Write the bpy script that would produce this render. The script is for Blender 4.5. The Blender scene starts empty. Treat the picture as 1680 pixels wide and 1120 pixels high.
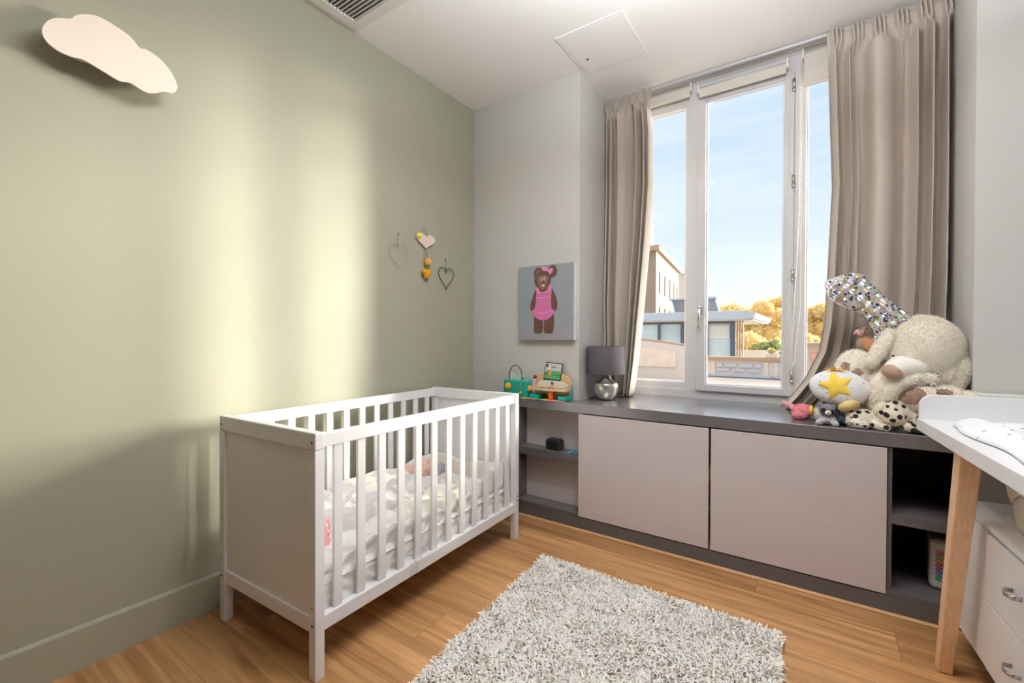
import bpy, bmesh, math, random
import numpy as np
from mathutils import Matrix, Vector
D = bpy.data
sc = bpy.context.scene
COL = sc.collection
PI = math.pi
rng = np.random.default_rng(7)
random.seed(7)

# ------------------------------------------------------------------ camera
cam = D.objects.new('camera', D.cameras.new('camera')); COL.objects.link(cam)
cam.data.sensor_width = 36.0
cam.data.lens = 737.26 / 1680 * 36.0
cam.data.clip_start = 0.02; cam.data.clip_end = 600
_y, _p, _r = math.radians(34.767), math.radians(-0.487), math.radians(0.168)
cam.matrix_world = (Matrix.Translation((0, 0, 1.173)) @ Matrix.Rotation(_y, 4, 'Z')
                    @ Matrix.Rotation(PI / 2 + _p, 4, 'X') @ Matrix.Rotation(_r, 4, 'Z'))
sc.camera = cam

# ------------------------------------------------------------------ world, sun, exposure
sc.view_settings.view_transform = 'Standard'
sc.view_settings.look = 'None'
sc.view_settings.exposure = 0.22
sc.view_settings.gamma = 1.0
sc.cycles.use_denoising = True
sc.cycles.max_bounces = 10
sc.cycles.diffuse_bounces = 6
sc.cycles.transparent_max_bounces = 12
sc.cycles.sample_clamp_indirect = 6.0
sc.cycles.caustics_reflective = False
sc.cycles.caustics_refractive = False

SUN_STRENGTH = 1.95                               # per band of the tall, low, hazy glow of the sun
WORLD_STRENGTH = 1.0
CEIL_LAMP = 6.5

w = D.worlds.new('sky'); sc.world = w; w.use_nodes = True
nt = w.node_tree; nt.nodes.clear()
N = nt.nodes.new; LK = nt.links.new
out = N('ShaderNodeOutputWorld'); bg = N('ShaderNodeBackground'); LK(bg.outputs[0], out.inputs[0])
tc = N('ShaderNodeTexCoord'); sep = N('ShaderNodeSeparateXYZ'); LK(tc.outputs['Generated'], sep.inputs[0])
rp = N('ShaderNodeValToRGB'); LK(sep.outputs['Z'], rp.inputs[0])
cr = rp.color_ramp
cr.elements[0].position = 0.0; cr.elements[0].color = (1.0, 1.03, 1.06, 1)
cr.elements[1].position = 1.0; cr.elements[1].color = (2.5, 2.6, 2.7, 1)  # sky overhead, out of view, brightened to add light
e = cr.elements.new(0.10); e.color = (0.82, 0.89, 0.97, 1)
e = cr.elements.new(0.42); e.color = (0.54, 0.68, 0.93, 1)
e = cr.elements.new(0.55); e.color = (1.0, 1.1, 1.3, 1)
mp = N('ShaderNodeMapping'); mp.inputs['Scale'].default_value = (1.6, 1.6, 12.0); LK(tc.outputs['Generated'], mp.inputs[0])
cn = N('ShaderNodeTexNoise'); cn.inputs['Scale'].default_value = 1.4; cn.inputs['Detail'].default_value = 5; LK(mp.outputs[0], cn.inputs[0])
c2 = N('ShaderNodeValToRGB'); LK(cn.outputs[0], c2.inputs[0])
c2.color_ramp.elements[0].position = 0.40; c2.color_ramp.elements[0].color = (0, 0, 0, 1)
c2.color_ramp.elements[1].position = 0.80; c2.color_ramp.elements[1].color = (0.55, 0.55, 0.55, 1)
mx = N('ShaderNodeMixRGB'); LK(c2.outputs[0], mx.inputs[0]); LK(rp.outputs[0], mx.inputs[1]); mx.inputs[2].default_value = (0.98, 1.02, 1.06, 1)
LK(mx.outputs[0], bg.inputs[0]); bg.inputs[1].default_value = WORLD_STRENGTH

for (k_az, share, spread, elevs) in ((1.02, .68, 4.6, (3.5, 9.0, 14.5, 20.0, 25.5)), (1.34, .80, 8.0, (5.0, 14.0)), (1.80, .95, 9.0, (5.0, 14.0))):
    for elev in elevs:
        sun = D.objects.new('sun_haze', D.lights.new('sun_haze', 'SUN')); COL.objects.link(sun)
        sun.rotation_euler = Vector((-1.0, -k_az, -math.hypot(1, k_az) * math.tan(math.radians(elev)))).to_track_quat('-Z', 'Y').to_euler()
        sun.data.energy = SUN_STRENGTH * share; sun.data.angle = math.radians(spread); sun.data.color = (1.0, 0.915, 0.80)

lamp = D.objects.new('ceiling_spot', D.lights.new('ceiling_spot', 'AREA')); COL.objects.link(lamp)
lamp.location = (-1.02, 1.25, 2.835); lamp.data.shape = 'DISK'; lamp.data.size = 0.16
lamp.data.energy = CEIL_LAMP; lamp.data.color = (1.0, 0.93, 0.84)
for (lx, ly, le) in ((-0.35, 1.30, 5.0),):  # fill light added to brighten doors, back wall and rug
    l2 = D.objects.new('ceiling_spot', D.lights.new('ceiling_spot', 'AREA')); COL.objects.link(l2)
    l2.location = (lx, ly, 2.835); l2.data.shape = 'DISK'; l2.data.size = 0.22
    l2.data.energy = le; l2.data.color = (0.97, 0.98, 1.0)

up_fill = D.objects.new('floor_uplighter', D.lights.new('floor_uplighter', 'AREA')); COL.objects.link(up_fill)  # invented fill facing up to brighten the ceiling, no fixture
up_fill.location = (-0.20, 1.15, 2.40); up_fill.rotation_euler = (PI, 0, 0); up_fill.data.shape = 'DISK'; up_fill.data.size = .35
up_fill.data.energy = 88; up_fill.data.color = (0.92, 0.955, 1.0)

portal = D.objects.new('window_portal', D.lights.new('window_portal', 'AREA')); COL.objects.link(portal)
portal.data.shape = 'RECTANGLE'; portal.data.size = 1.8; portal.data.size_y = 2.1
portal.location = (-0.39, 3.36, 1.83); portal.rotation_euler = (-PI / 2, 0, 0)
portal.data.cycles.is_portal = True

# ------------------------------------------------------------------ materials
def lin(c):
    return tuple((x / 255 / 12.92 if x / 255 <= 0.04045 else ((x / 255 + 0.055) / 1.055) ** 2.4) for x in c) + (1.0,)

class Mat:
    """principled material with optional procedural variation and bump"""
    def __init__(s, name, rgb, rough=0.6, metal=0.0, spec=0.5):
        s.m = D.materials.new(name); s.m.use_nodes = True
        s.nt = s.m.node_tree; s.b = s.nt.nodes['Principled BSDF']
        s.b.inputs['Base Color'].default_value = lin(rgb) if max(rgb) > 1 else tuple(rgb) + (1,)
        s.b.inputs['Roughness'].default_value = rough
        s.b.inputs['Metallic'].default_value = metal
        s.b.inputs['Specular IOR Level'].default_value = spec
        s.rgb = s.b.inputs['Base Color'].default_value[:]
        s.tc = s.n('ShaderNodeTexCoord')
        s.m.diffuse_color = s.rgb
    def n(s, t, **k):
        x = s.nt.nodes.new(t)
        for a, v in k.items(): setattr(x, a, v)
        return x
    def l(s, a, b): s.nt.links.new(a, b)
    def coords(s, scale=(1, 1, 1)):
        m = s.n('ShaderNodeMapping'); m.inputs['Scale'].default_value = scale; s.l(s.tc.outputs['Object'], m.inputs[0]); return m.outputs[0]
    def vary(s, amount=0.06, scale=6, stretch=(1, 1, 1), detail=4):
        no = s.n('ShaderNodeTexNoise'); no.inputs['Scale'].default_value = scale; no.inputs['Detail'].default_value = detail
        s.l(s.coords(stretch), no.inputs[0])
        r = s.n('ShaderNodeValToRGB'); s.l(no.outputs[0], r.inputs[0])
        r.color_ramp.elements[0].position = 0.3; r.color_ramp.elements[1].position = 0.7
        r.color_ramp.elements[0].color = tuple(c * (1 - amount) for c in s.rgb[:3]) + (1,)
        r.color_ramp.elements[1].color = tuple(min(1, c * (1 + amount)) for c in s.rgb[:3]) + (1,)
        s.l(r.outputs[0], s.b.inputs['Base Color']); return s
    def bump(s, strength=0.2, scale=60, dist=0.002, stretch=(1, 1, 1), kind='noise', detail=3):
        if kind == 'noise':
            t = s.n('ShaderNodeTexNoise'); t.inputs['Detail'].default_value = detail
        else:
            t = s.n('ShaderNodeTexVoronoi')
        t.inputs['Scale'].default_value = scale; s.l(s.coords(stretch), t.inputs[0])
        b = s.n('ShaderNodeBump'); b.inputs['Strength'].default_value = strength; b.inputs['Distance'].default_value = dist
        s.l(t.outputs[0], b.inputs['Height']); s.l(b.outputs[0], s.b.inputs['Normal']); return s
    def sheen(s, v=0.3):
        s.b.inputs['Sheen Weight'].default_value = v; return s

M = {}
M['green'] = Mat('sage_wall_paint', (162, 161, 142), .62).vary(.02, 2).bump(.06, 220, .001).m
M['white_wall'] = Mat('white_wall_paint', (200, 198, 194), .7).vary(.012, 2).bump(.06, 200, .001).m
M['ceiling'] = Mat('ceiling_paint', (240, 238, 236), .8).vary(.01, 2).m
M['seam'] = Mat('seam_shadow_gap', (120, 116, 110), .8).vary(.02, 5).m
M['crib'] = Mat('white_lacquer_wood', (234, 234, 237), .38).vary(.012, 3, (8, 8, .5)).bump(.08, 30, .001, (10, 10, .6)).m
M['screw'] = Mat('dark_bolt_metal', (45, 40, 38), .4, .6).vary(.05, 50).m
M['grey_cab'] = Mat('grey_lacquer', (90, 85, 85), .42).vary(.03, 4).bump(.05, 90, .001).m
M['worktop'] = Mat('grey_worktop_lacquer', (100, 97, 100), .33, 0, 1.0).vary(.05, 7).bump(.04, 30, .001).m
M['door'] = Mat('mauve_grey_door_paint', (202, 193, 193), .5).vary(.02, 3, (1, 1, 4)).bump(.12, 24, .001, (2, 2, 14)).m
M['upvc'] = Mat('white_window_frame', (212, 212, 216), .32).vary(.01, 3).m
M['upvc_bead'] = Mat('window_glazing_bead', (238, 238, 242), .3).vary(.01, 3).m
M['track'] = Mat('curtain_track_metal', (196, 196, 198), .35, .3).vary(.02, 5).m
M['metal'] = Mat('brushed_metal', (190, 186, 176), .33, .9).vary(.06, 30, (1, 1, 20)).m
M['chrome'] = Mat('chrome', (200, 200, 205), .16, 1).vary(.03, 8).m
M['nickel'] = Mat('satin_nickel', (206, 203, 192), .3, .85).vary(.04, 20).m
M['blind'] = Mat('roller_blind_fabric', (216, 209, 200), .8).vary(.03, 120, (1, 1, 1)).bump(.15, 400, .001).m
M['curtain'] = Mat('beige_linen', (192, 180, 168), .85).vary(.05, 260, (1, 1, .25)).bump(.2, 500, .001, (1, 1, .4)).sheen(.15).m
M['plastic_white'] = Mat('white_plastic', (228, 226, 220), .35).vary(.01, 4).m
M['shade'] = Mat('charcoal_lampshade_fabric', (74, 68, 72), .85).vary(.05, 200).bump(.15, 400, .001).m
M['pine'] = Mat('beech_wood', (232, 192, 154), .45)
M['towel'] = Mat('cream_felt', (222, 212, 196), .95).vary(.05, 60).bump(.5, 140, .003).sheen(.4).m
M['white_cloth'] = Mat('white_cotton', (236, 234, 232), .9).vary(.02, 10).bump(.3, 45, .004).sheen(.2).m
M['cream_cloth'] = Mat('cream_cotton', (236, 231, 222), .9).vary(.04, 20).bump(.35, 60, .003).sheen(.2).m
M['grey_cloth'] = Mat('pale_grey_muslin', (208, 206, 206), .9).vary(.04, 18).bump(.35, 50, .004).sheen(.2).m
M['pink_cloth'] = Mat('dusty_pink_cotton', (214, 176, 164), .9).vary(.06, 30).bump(.4, 60, .003).m
M['cream_fur'] = Mat('cream_plush_fur', (248, 242, 229), .95).vary(.03, 18).bump(.35, 160, .004).sheen(.4).m
M['brown_fur'] = Mat('brown_plush_fur', (168, 138, 120), .95).vary(.1, 40).bump(.4, 160, .003).sheen(.2).m
M['dark_fur'] = Mat('dark_plush_fur', (42, 40, 46), .9).vary(.1, 60).bump(.4, 160, .003).m
M['black'] = Mat('black_plastic', (22, 22, 25), .3).vary(.1, 40).m
M['spot_fur'] = Mat('ivory_plush_fur', (238, 230, 212), .95).vary(.04, 30).bump(.5, 200, .003).sheen(.3).m
M['grey_fur'] = Mat('grey_plush_fur', (140, 142, 150), .95).vary(.07, 60).bump(.5, 200, .003).m
M['light_grey_fur'] = Mat('light_grey_plush_fur', (196, 196, 202), .95).vary(.05, 60).bump(.5, 200, .003).m
M['pink_fur'] = Mat('pink_plush_fur', (232, 150, 160), .95).vary(.07, 60).bump(.5, 200, .003).m
M['pale_pink_fur'] = Mat('pale_pink_plush_fur', (240, 190, 190), .95).vary(.07, 60).bump(.5, 200, .003).m
M['yellow_cloth'] = Mat('yellow_cotton', (244, 208, 84), .85).vary(.04, 30).bump(.3, 60, .003).m
M['yellow_yarn'] = Mat('pale_yellow_yarn', (228, 208, 148), .95).vary(.1, 60).bump(.6, 120, .003, (1, 1, 8)).m
M['orange_yarn'] = Mat('amber_yarn', (236, 186, 90), .9).vary(.1, 60).m
M['teal'] = Mat('teal_plastic', (22, 160, 140), .4).vary(.03, 10).m
M['teal_felt'] = Mat('turquoise_plastic', (40, 150, 170), .5).vary(.05, 60).m
M['orange'] = Mat('orange_plastic', (244, 118, 20), .4).vary(.04, 20).m
M['amber'] = Mat('amber_plastic', (240, 168, 30), .4).vary(.04, 20).m
M['ply'] = Mat('birch_plywood', (214, 176, 128), .5).vary(.05, 12, (1, 1, 6)).m
M['dark_wire'] = Mat('dark_wire', (66, 58, 54), .5, .3).vary(.05, 40).m
M['gold_wire'] = Mat('pale_gold_wire', (190, 172, 132), .4, .5).vary(.05, 40).m
M['twine'] = Mat('hemp_twine', (150, 128, 96), .9).vary(.1, 80).m
M['pale_pink'] = Mat('pale_pink_painted_wood', (232, 212, 198), .7).vary(.02, 20).m
M['felt_yellow'] = Mat('yellow_felt', (232, 216, 60), .95).vary(.05, 60).m
M['felt_gold'] = Mat('golden_felt', (222, 176, 84), .95).vary(.06, 60).bump(.4, 200, .002).m
M['felt_ochre'] = Mat('ochre_felt', (224, 156, 24), .95).vary(.06, 60).bump(.4, 200, .002).m
M['blue'] = Mat('navy_button', (52, 92, 130), .5).vary(.05, 60).m
M['cyan_toy'] = Mat('blue_toy_plastic', (70, 150, 175), .45).vary(.1, 60).m
M['red'] = Mat('red_paper', (205, 60, 50), .6).vary(.06, 40).m
M['pink'] = Mat('magenta_paper', (232, 90, 150), .6).vary(.05, 30).m
M['bear_brown'] = Mat('painted_bear_brown', (96, 66, 54), .7).vary(.12, 40).m
M['bear_light'] = Mat('painted_bear_snout_brown', (128, 96, 82), .7).vary(.08, 60).m
M['bear_pink'] = Mat('painted_dress_pink', (206, 112, 162), .7).vary(.05, 40).m
M['bear_pale_pink'] = Mat('painted_trim_pink', (226, 140, 186), .7).vary(.05, 40).m
M['canvas_grey'] = Mat('painted_canvas_grey', (142, 149, 153), .75).vary(.04, 9).bump(.2, 500, .001).m
M['canvas_floor'] = Mat('painted_canvas_mauve', (150, 146, 152), .75).vary(.04, 9).m
M['cloud'] = Mat('cloud_lamp_front_paint', (236, 224, 212), .6).vary(.01, 3).m

# beech with long grain
_m = M['pine']; _m.vary(.10, 9, (14, 14, .7), 5).bump(.15, 12, .001, (16, 16, .8)); M['pine'] = _m.m

for k_ in ('worktop',):
    b_ = M[k_].node_tree.nodes['Principled BSDF']; b_.inputs['Coat IOR'].default_value = 1.9; b_.inputs['Coat Weight'].default_value = 1.0; b_.inputs['Coat Roughness'].default_value = .16
# glass
g = D.materials.new('window_glass'); g.use_nodes = True; gn = g.node_tree; gn.nodes.clear()
o_ = gn.nodes.new('ShaderNodeOutputMaterial'); tr = gn.nodes.new('ShaderNodeBsdfTransparent'); gl = gn.nodes.new('ShaderNodeBsdfGlossy')
gl.inputs['Roughness'].default_value = 0.02; tr.inputs[0].default_value = (.97, .985, .98, 1)
fr = gn.nodes.new('ShaderNodeFresnel'); fr.inputs[0].default_value = 1.04; ms = gn.nodes.new('ShaderNodeMixShader')
gn.links.new(fr.outputs[0], ms.inputs[0]); gn.links.new(tr.outputs[0], ms.inputs[1]); gn.links.new(gl.outputs[0], ms.inputs[2]); gn.links.new(ms.outputs[0], o_.inputs[0])
M['glass'] = g

# oak boards: long planks along X, random tint per board, grain, knots
def oak():
    s = Mat('oak_floor_boards', (196, 142, 88), .36)
    sp = s.n('ShaderNodeSeparateXYZ'); s.l(s.tc.outputs['Object'], sp.inputs[0])
    def mth(op, a, b=None, c=None):
        x = s.n('ShaderNodeMath', operation=op)
        for i, v in enumerate((a, b, c)):
            if v is None: continue
            if isinstance(v, (int, float)): x.inputs[i].default_value = v
            else: s.l(v, x.inputs[i])
        return x.outputs[0]
    PW, PL = 0.187, 1.75
    yy = mth('DIVIDE', mth('ADD', sp.outputs['Y'], 20.118), PW)
    row = mth('FLOOR', yy); fy = mth('FRACT', yy)
    wn = s.n('ShaderNodeTexWhiteNoise', noise_dimensions='1D'); s.l(row, wn.inputs['W'])
    xx = mth('ADD', mth('DIVIDE', sp.outputs['X'], PL), mth('MULTIPLY', wn.outputs[0], 7.31))
    colm = mth('FLOOR', xx); fx = mth('FRACT', xx)
    cmb = s.n('ShaderNodeCombineXYZ'); s.l(row, cmb.inputs[0]); s.l(colm, cmb.inputs[1])
    wn2 = s.n('ShaderNodeTexWhiteNoise', noise_dimensions='2D'); s.l(cmb.outputs[0], wn2.inputs['Vector'])
    # grain
    off = s.n('ShaderNodeVectorMath', operation='MULTIPLY_ADD')
    s.l(wn2.outputs['Color'], off.inputs[0]); off.inputs[1].default_value = (9, 9, 9); s.l(s.tc.outputs['Object'], off.inputs[2])
    mpg = s.n('ShaderNodeMapping'); mpg.inputs['Scale'].default_value = (.55, 9, 1); s.l(off.outputs[0], mpg.inputs[0])
    g1 = s.n('ShaderNodeTexNoise'); g1.inputs['Scale'].default_value = 2.2; g1.inputs['Detail'].default_value = 7; g1.inputs['Distortion'].default_value = 1.1; s.l(mpg.outputs[0], g1.inputs[0])
    mpf = s.n('ShaderNodeMapping'); mpf.inputs['Scale'].default_value = (3, 90, 1); s.l(off.outputs[0], mpf.inputs[0])
    g2 = s.n('ShaderNodeTexNoise'); g2.inputs['Scale'].default_value = 2; g2.inputs['Detail'].default_value = 4; s.l(mpf.outputs[0], g2.inputs[0])
    r = s.n('ShaderNodeValToRGB'); s.l(g1.outputs[0], r.inputs[0])
    r.color_ramp.elements[0].position = .28; r.color_ramp.elements[0].color = lin((142, 98, 60))
    r.color_ramp.elements[1].position = .66; r.color_ramp.elements[1].color = lin((204, 158, 108))
    q = s.n('ShaderNodeValToRGB'); s.l(wn2.outputs['Value'], q.inputs[0])
    q.color_ramp.elements[0].color = (.74, .70, .66, 1); q.color_ramp.elements[1].color = (1.12, 1.10, 1.06, 1)
    m1 = s.n('ShaderNodeMixRGB', blend_type='MULTIPLY'); m1.inputs[0].default_value = 1; s.l(r.outputs[0], m1.inputs[1]); s.l(q.outputs[0], m1.inputs[2])
    f2 = s.n('ShaderNodeValToRGB'); s.l(g2.outputs[0], f2.inputs[0])
    f2.color_ramp.elements[0].position = .35; f2.color_ramp.elements[0].color = (.86, .84, .82, 1); f2.color_ramp.elements[1].position = .6; f2.color_ramp.elements[1].color = (1, 1, 1, 1)
    m2 = s.n('ShaderNodeMixRGB', blend_type='MULTIPLY'); m2.inputs[0].default_value = 1; s.l(m1.outputs[0], m2.inputs[1]); s.l(f2.outputs[0], m2.inputs[2])
    # knots
    vk = s.n('ShaderNodeTexVoronoi'); vk.inputs['Scale'].default_value = 1.9
    mk = s.n('ShaderNodeMapping'); mk.inputs['Scale'].default_value = (.8, 1.5, 1); s.l(off.outputs[0], mk.inputs[0]); s.l(mk.outputs[0], vk.inputs[0])
    kr = s.n('ShaderNodeValToRGB'); s.l(vk.outputs['Distance'], kr.inputs[0])
    kr.color_ramp.elements[0].position = .018; kr.color_ramp.elements[0].color = (.18, .11, .07, 1)
    kr.color_ramp.elements[1].position = .055; kr.color_ramp.elements[1].color = (1, 1, 1, 1)
    m3 = s.n('ShaderNodeMixRGB', blend_type='MULTIPLY'); m3.inputs[0].default_value = .85; s.l(m2.outputs[0], m3.inputs[1]); s.l(kr.outputs[0], m3.inputs[2])
    # seams
    ey = mth('MINIMUM', fy, mth('SUBTRACT', 1.0, fy)); ex = mth('MINIMUM', fx, mth('SUBTRACT', 1.0, fx))
    sy = mth('GREATER_THAN', ey, .008); sx = mth('GREATER_THAN', ex, .0009)
    seam = mth('MINIMUM', sy, sx)
    sm = mth('MULTIPLY_ADD', seam, .42, .58)
    m4 = s.n('ShaderNodeMixRGB', blend_type='MULTIPLY'); m4.inputs[0].default_value = 1; s.l(m3.outputs[0], m4.inputs[1]); s.l(sm, m4.inputs[2])
    s.l(m4.outputs[0], s.b.inputs['Base Color'])
    bp = s.n('ShaderNodeBump'); bp.inputs['Strength'].default_value = .25; bp.inputs['Distance'].default_value = .002
    hh = mth('ADD', mth('MULTIPLY', g2.outputs[0], .25), seam); s.l(hh, bp.inputs['Height']); s.l(bp.outputs[0], s.b.inputs['Normal'])
    return s.m
M['oak'] = oak()

def dots(name, base, cols, scale, size, rough=.9, metal=0, stretch=(1, 1, 1), bump=True):
    """random coloured dots on a base colour"""
    s = Mat(name, base, rough, metal)
    v = s.n('ShaderNodeTexVoronoi'); v.inputs['Scale'].default_value = scale; v.inputs['Randomness'].default_value = .75
    s.l(s.coords(stretch), v.inputs[0])
    sp = s.n('ShaderNodeSeparateColor'); s.l(v.outputs['Color'], sp.inputs[0])
    r = s.n('ShaderNodeValToRGB'); r.color_ramp.interpolation = 'CONSTANT'; s.l(sp.outputs[0], r.inputs[0])
    while len(r.color_ramp.elements) < len(cols): r.color_ramp.elements.new(.5)
    for i, c in enumerate(cols):
        r.color_ramp.elements[i].position = i / len(cols); r.color_ramp.elements[i].color = lin(c)
    lt = s.n('ShaderNodeMath', operation='LESS_THAN'); s.l(v.outputs['Distance'], lt.inputs[0]); lt.inputs[1].default_value = size
    mx_ = s.n('ShaderNodeMixRGB'); s.l(lt.outputs[0], mx_.inputs[0]); mx_.inputs[1].default_value = s.rgb; s.l(r.outputs[0], mx_.inputs[2])
    s.l(mx_.outputs[0], s.b.inputs['Base Color'])
    if bump: s.bump(.3, 40, .004)
    return s.m
M['muslin_stars'] = dots('white_muslin_with_small_stars', (238, 238, 242), [(150, 140, 160), (226, 150, 200), (120, 120, 130), (190, 180, 200)], 26, .13, stretch=(1, 1, .15))
M['cushion_dots'] = dots('white_cotton_with_tiny_dots', (238, 238, 240), [(110, 130, 130), (226, 190, 170), (100, 100, 110), (180, 190, 200)], 60, .20)
M['dalmatian'] = dots('ivory_plush_with_black_spots', (240, 232, 214), [(28, 26, 30), (36, 34, 38)], 33, .36)
M['balloon'] = dots('silver_foil_with_confetti_dots', (226, 224, 226), [(70, 60, 120), (40, 140, 90), (196, 200, 50), (230, 190, 120), (60, 110, 150), (90, 60, 120), (226, 160, 170)], 62, .42, .22, .55, bump=False)
M['gingham'] = dots('red_and_white_checked_cotton', (240, 225, 220), [(190, 40, 50)], 130, .45)
M['pink_print'] = dots('pink_floral_cotton', (236, 170, 178), [(250, 240, 240), (214, 90, 110)], 70, .4)

# ------------------------------------------------------------------ mesh helpers
class MB:
    def __init__(s): s.v = []; s.f = []; s.mi = []; s.sm = []
    def add(s, vs, fs, mi=0, smooth=False):
        o = len(s.v); s.v += [tuple(v) for v in vs]; s.f += [tuple(i + o for i in f) for f in fs]
        s.mi += [mi] * len(fs); s.sm += [smooth] * len(fs); return s
    def box(s, x0, x1, y0, y1, z0, z1, T=None, mi=0):
        vs = [Vector((x, y, z)) for z in (z0, z1) for y in (y0, y1) for x in (x0, x1)]
        if T is not None: vs = [T @ v for v in vs]
        return s.add(vs, [(0, 2, 3, 1), (4, 5, 7, 6), (0, 1, 5, 4), (2, 6, 7, 3), (0, 4, 6, 2), (1, 3, 7, 5)], mi)
    def bbox(s, x0, x1, y0, y1, z0, z1, b=.003, T=None, mi=0, seg=2):
        """bevelled box"""
        bm = bmesh.new(); bmesh.ops.create_cube(bm, size=1)
        for v in bm.verts:
            v.co = Vector(((x0 + x1) / 2 + v.co.x * (x1 - x0), (y0 + y1) / 2 + v.co.y * (y1 - y0), (z0 + z1) / 2 + v.co.z * (z1 - z0)))
        b = min(b, .45 * min(x1 - x0, y1 - y0, z1 - z0))
        bmesh.ops.bevel(bm, geom=bm.edges[:], offset=b, segments=seg, affect='EDGES', profile=.6)
        bm.verts.index_update()
        vs = [v.co.copy() for v in bm.verts]
        if T is not None: vs = [T @ v for v in vs]
        fs = [tuple(v.index for v in f.verts) for f in bm.faces]; bm.free()
        return s.add(vs, fs, mi)
    def lathe(s, prof, c=(0, 0, 0), n=40, mi=0, T=None, cap=True):
        vs = []
        for r, z in prof:
            for i in range(n):
                a = 2 * PI * i / n; v = Vector((c[0] + r * math.cos(a), c[1] + r * math.sin(a), c[2] + z)); vs.append(T @ v if T is not None else v)
        fs = []
        for k in range(len(prof) - 1):
            for i in range(n):
                j = (i + 1) % n; fs.append((k * n + i, k * n + j, (k + 1) * n + j, (k + 1) * n + i))
        if cap: fs += [tuple(range(n - 1, -1, -1)), tuple((len(prof) - 1) * n + i for i in range(n))]
        return s.add(vs, fs, mi, True)
    def tube(s, pts, r, n=8, mi=0, closed=False):
        pts = [Vector(p) for p in pts]; m = len(pts); rr = r if isinstance(r, (list, tuple)) else [r] * m
        vs = []; up = None
        for i, p in enumerate(pts):
            a = pts[(i - 1) % m] if (i > 0 or closed) else pts[0]; b = pts[(i + 1) % m] if (i < m - 1 or closed) else pts[-1]
            t = (b - a).normalized()
            if up is None: up = t.orthogonal().normalized()
            up = (up - t * up.dot(t)); up = up.normalized() if up.length > 1e-6 else t.orthogonal().normalized()
            bi = t.cross(up)
            for k in range(n):
                an = 2 * PI * k / n; vs.append(p + (up * math.cos(an) + bi * math.sin(an)) * rr[i])
        fs = []
        for i in range(m if closed else m - 1):
            i2 = (i + 1) % m
            for k in range(n): fs.append((i * n + k, i * n + (k + 1) % n, i2 * n + (k + 1) % n, i2 * n + k))
        if not closed: fs += [tuple(range(n - 1, -1, -1)), tuple((m - 1) * n + k for k in range(n))]
        return s.add(vs, fs, mi, True)
    def ell(s, c, r, T=None, n=24, mi=0, fn=None):
        """ellipsoid; r = 3 radii; T optional rotation"""
        R_ = T.to_3x3() if T is not None else Matrix.Identity(3)
        vs = []; m = n // 2
        vs.append((0, 0, 1))
        for i in range(1, m):
            th = PI * i / m
            for k in range(n): ph = 2 * PI * k / n; vs.append((math.sin(th) * math.cos(ph), math.sin(th) * math.sin(ph), math.cos(th)))
        vs.append((0, 0, -1))
        P_ = [Vector(c) + R_ @ Vector((v[0] * r[0], v[1] * r[1], v[2] * r[2])) for v in vs]
        if fn: P_ = [fn(p) for p in P_]
        fs = [(0, 1 + k, 1 + (k + 1) % n) for k in range(n)]
        for i in range(m - 2):
            for k in range(n):
                a = 1 + i * n + k; b = 1 + i * n + (k + 1) % n; fs.append((a, a + n, b + n, b))
        L = len(vs) - 1; o = 1 + (m - 2) * n
        fs += [(L, o + (k + 1) % n, o + k) for k in range(n)]
        return s.add(P_, fs, mi, True)
    def prism(s, poly, axis, a, b, mi=0, T=None, smooth=False):
        """extrude polygon (2-D) along axis from a to b. axis 'x': poly=(y,z); 'y': (x,z); 'z': (x,y)"""
        def mk(p, t):
            v = Vector({'x': (t, p[0], p[1]), 'y': (p[0], t, p[1]), 'z': (p[0], p[1], t)}[axis]); return T @ v if T is not None else v
        n = len(poly); vs = [mk(p, a) for p in poly] + [mk(p, b) for p in poly]
        fs = [tuple(range(n - 1, -1, -1)), tuple(range(n, 2 * n))]
        s.add(vs, fs, mi); o = len(s.v) - 2 * n
        s.f += [(o + i, o + (i + 1) % n, o + n + (i + 1) % n, o + n + i) for i in range(n)]; s.mi += [mi] * n; s.sm += [smooth] * n
        return s
    def grid(s, fn, nu, nv, mi=0):
        vs = [fn(i / (nu - 1), j / (nv - 1)) for j in range(nv) for i in range(nu)]
        fs = [(j * nu + i, j * nu + i + 1, (j + 1) * nu + i + 1, (j + 1) * nu + i) for j in range(nv - 1) for i in range(nu - 1)]
        return s.add(vs, fs, mi, True)

def wm(o):
    m = o.matrix_basis.copy()
    while o.parent: o = o.parent; m = o.matrix_basis @ m
    return m
def obj(name, mb, mat, parent=None, loc=None, fixn=False):
    mats = mat if isinstance(mat, (list, tuple)) else [mat]
    V = np.array(mb.v, dtype=float)
    me = D.meshes.new(name)
    if parent is not None:
        inv = wm(parent).inverted(); A = np.array(inv)
        V = V @ A[:3, :3].T + A[:3, 3]; base = None
    else:
        base = Vector(loc) if loc is not None else Vector(((V[:, 0].min() + V[:, 0].max()) / 2, (V[:, 1].min() + V[:, 1].max()) / 2, V[:, 2].min()))
        V = V - np.array(base)
    me.from_pydata(V.tolist(), [], mb.f)
    for m_ in mats: me.materials.append(m_)
    me.polygons.foreach_set('material_index', mb.mi)
    me.polygons.foreach_set('use_smooth', mb.sm)
    if fixn:
        bm = bmesh.new(); bm.from_mesh(me); bmesh.ops.recalc_face_normals(bm, faces=bm.faces[:]); bm.to_mesh(me); bm.free()
    me.update()
    o = D.objects.new(name, me); COL.objects.link(o)
    if parent is not None: o.parent = parent
    else: o.location = base
    return o
def tag(o, label=None, cat=None, group=None, kind=None):
    if label: o['label'] = label
    if cat: o['category'] = cat
    if group: o['group'] = group
    if kind: o['kind'] = kind
    return o
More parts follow.
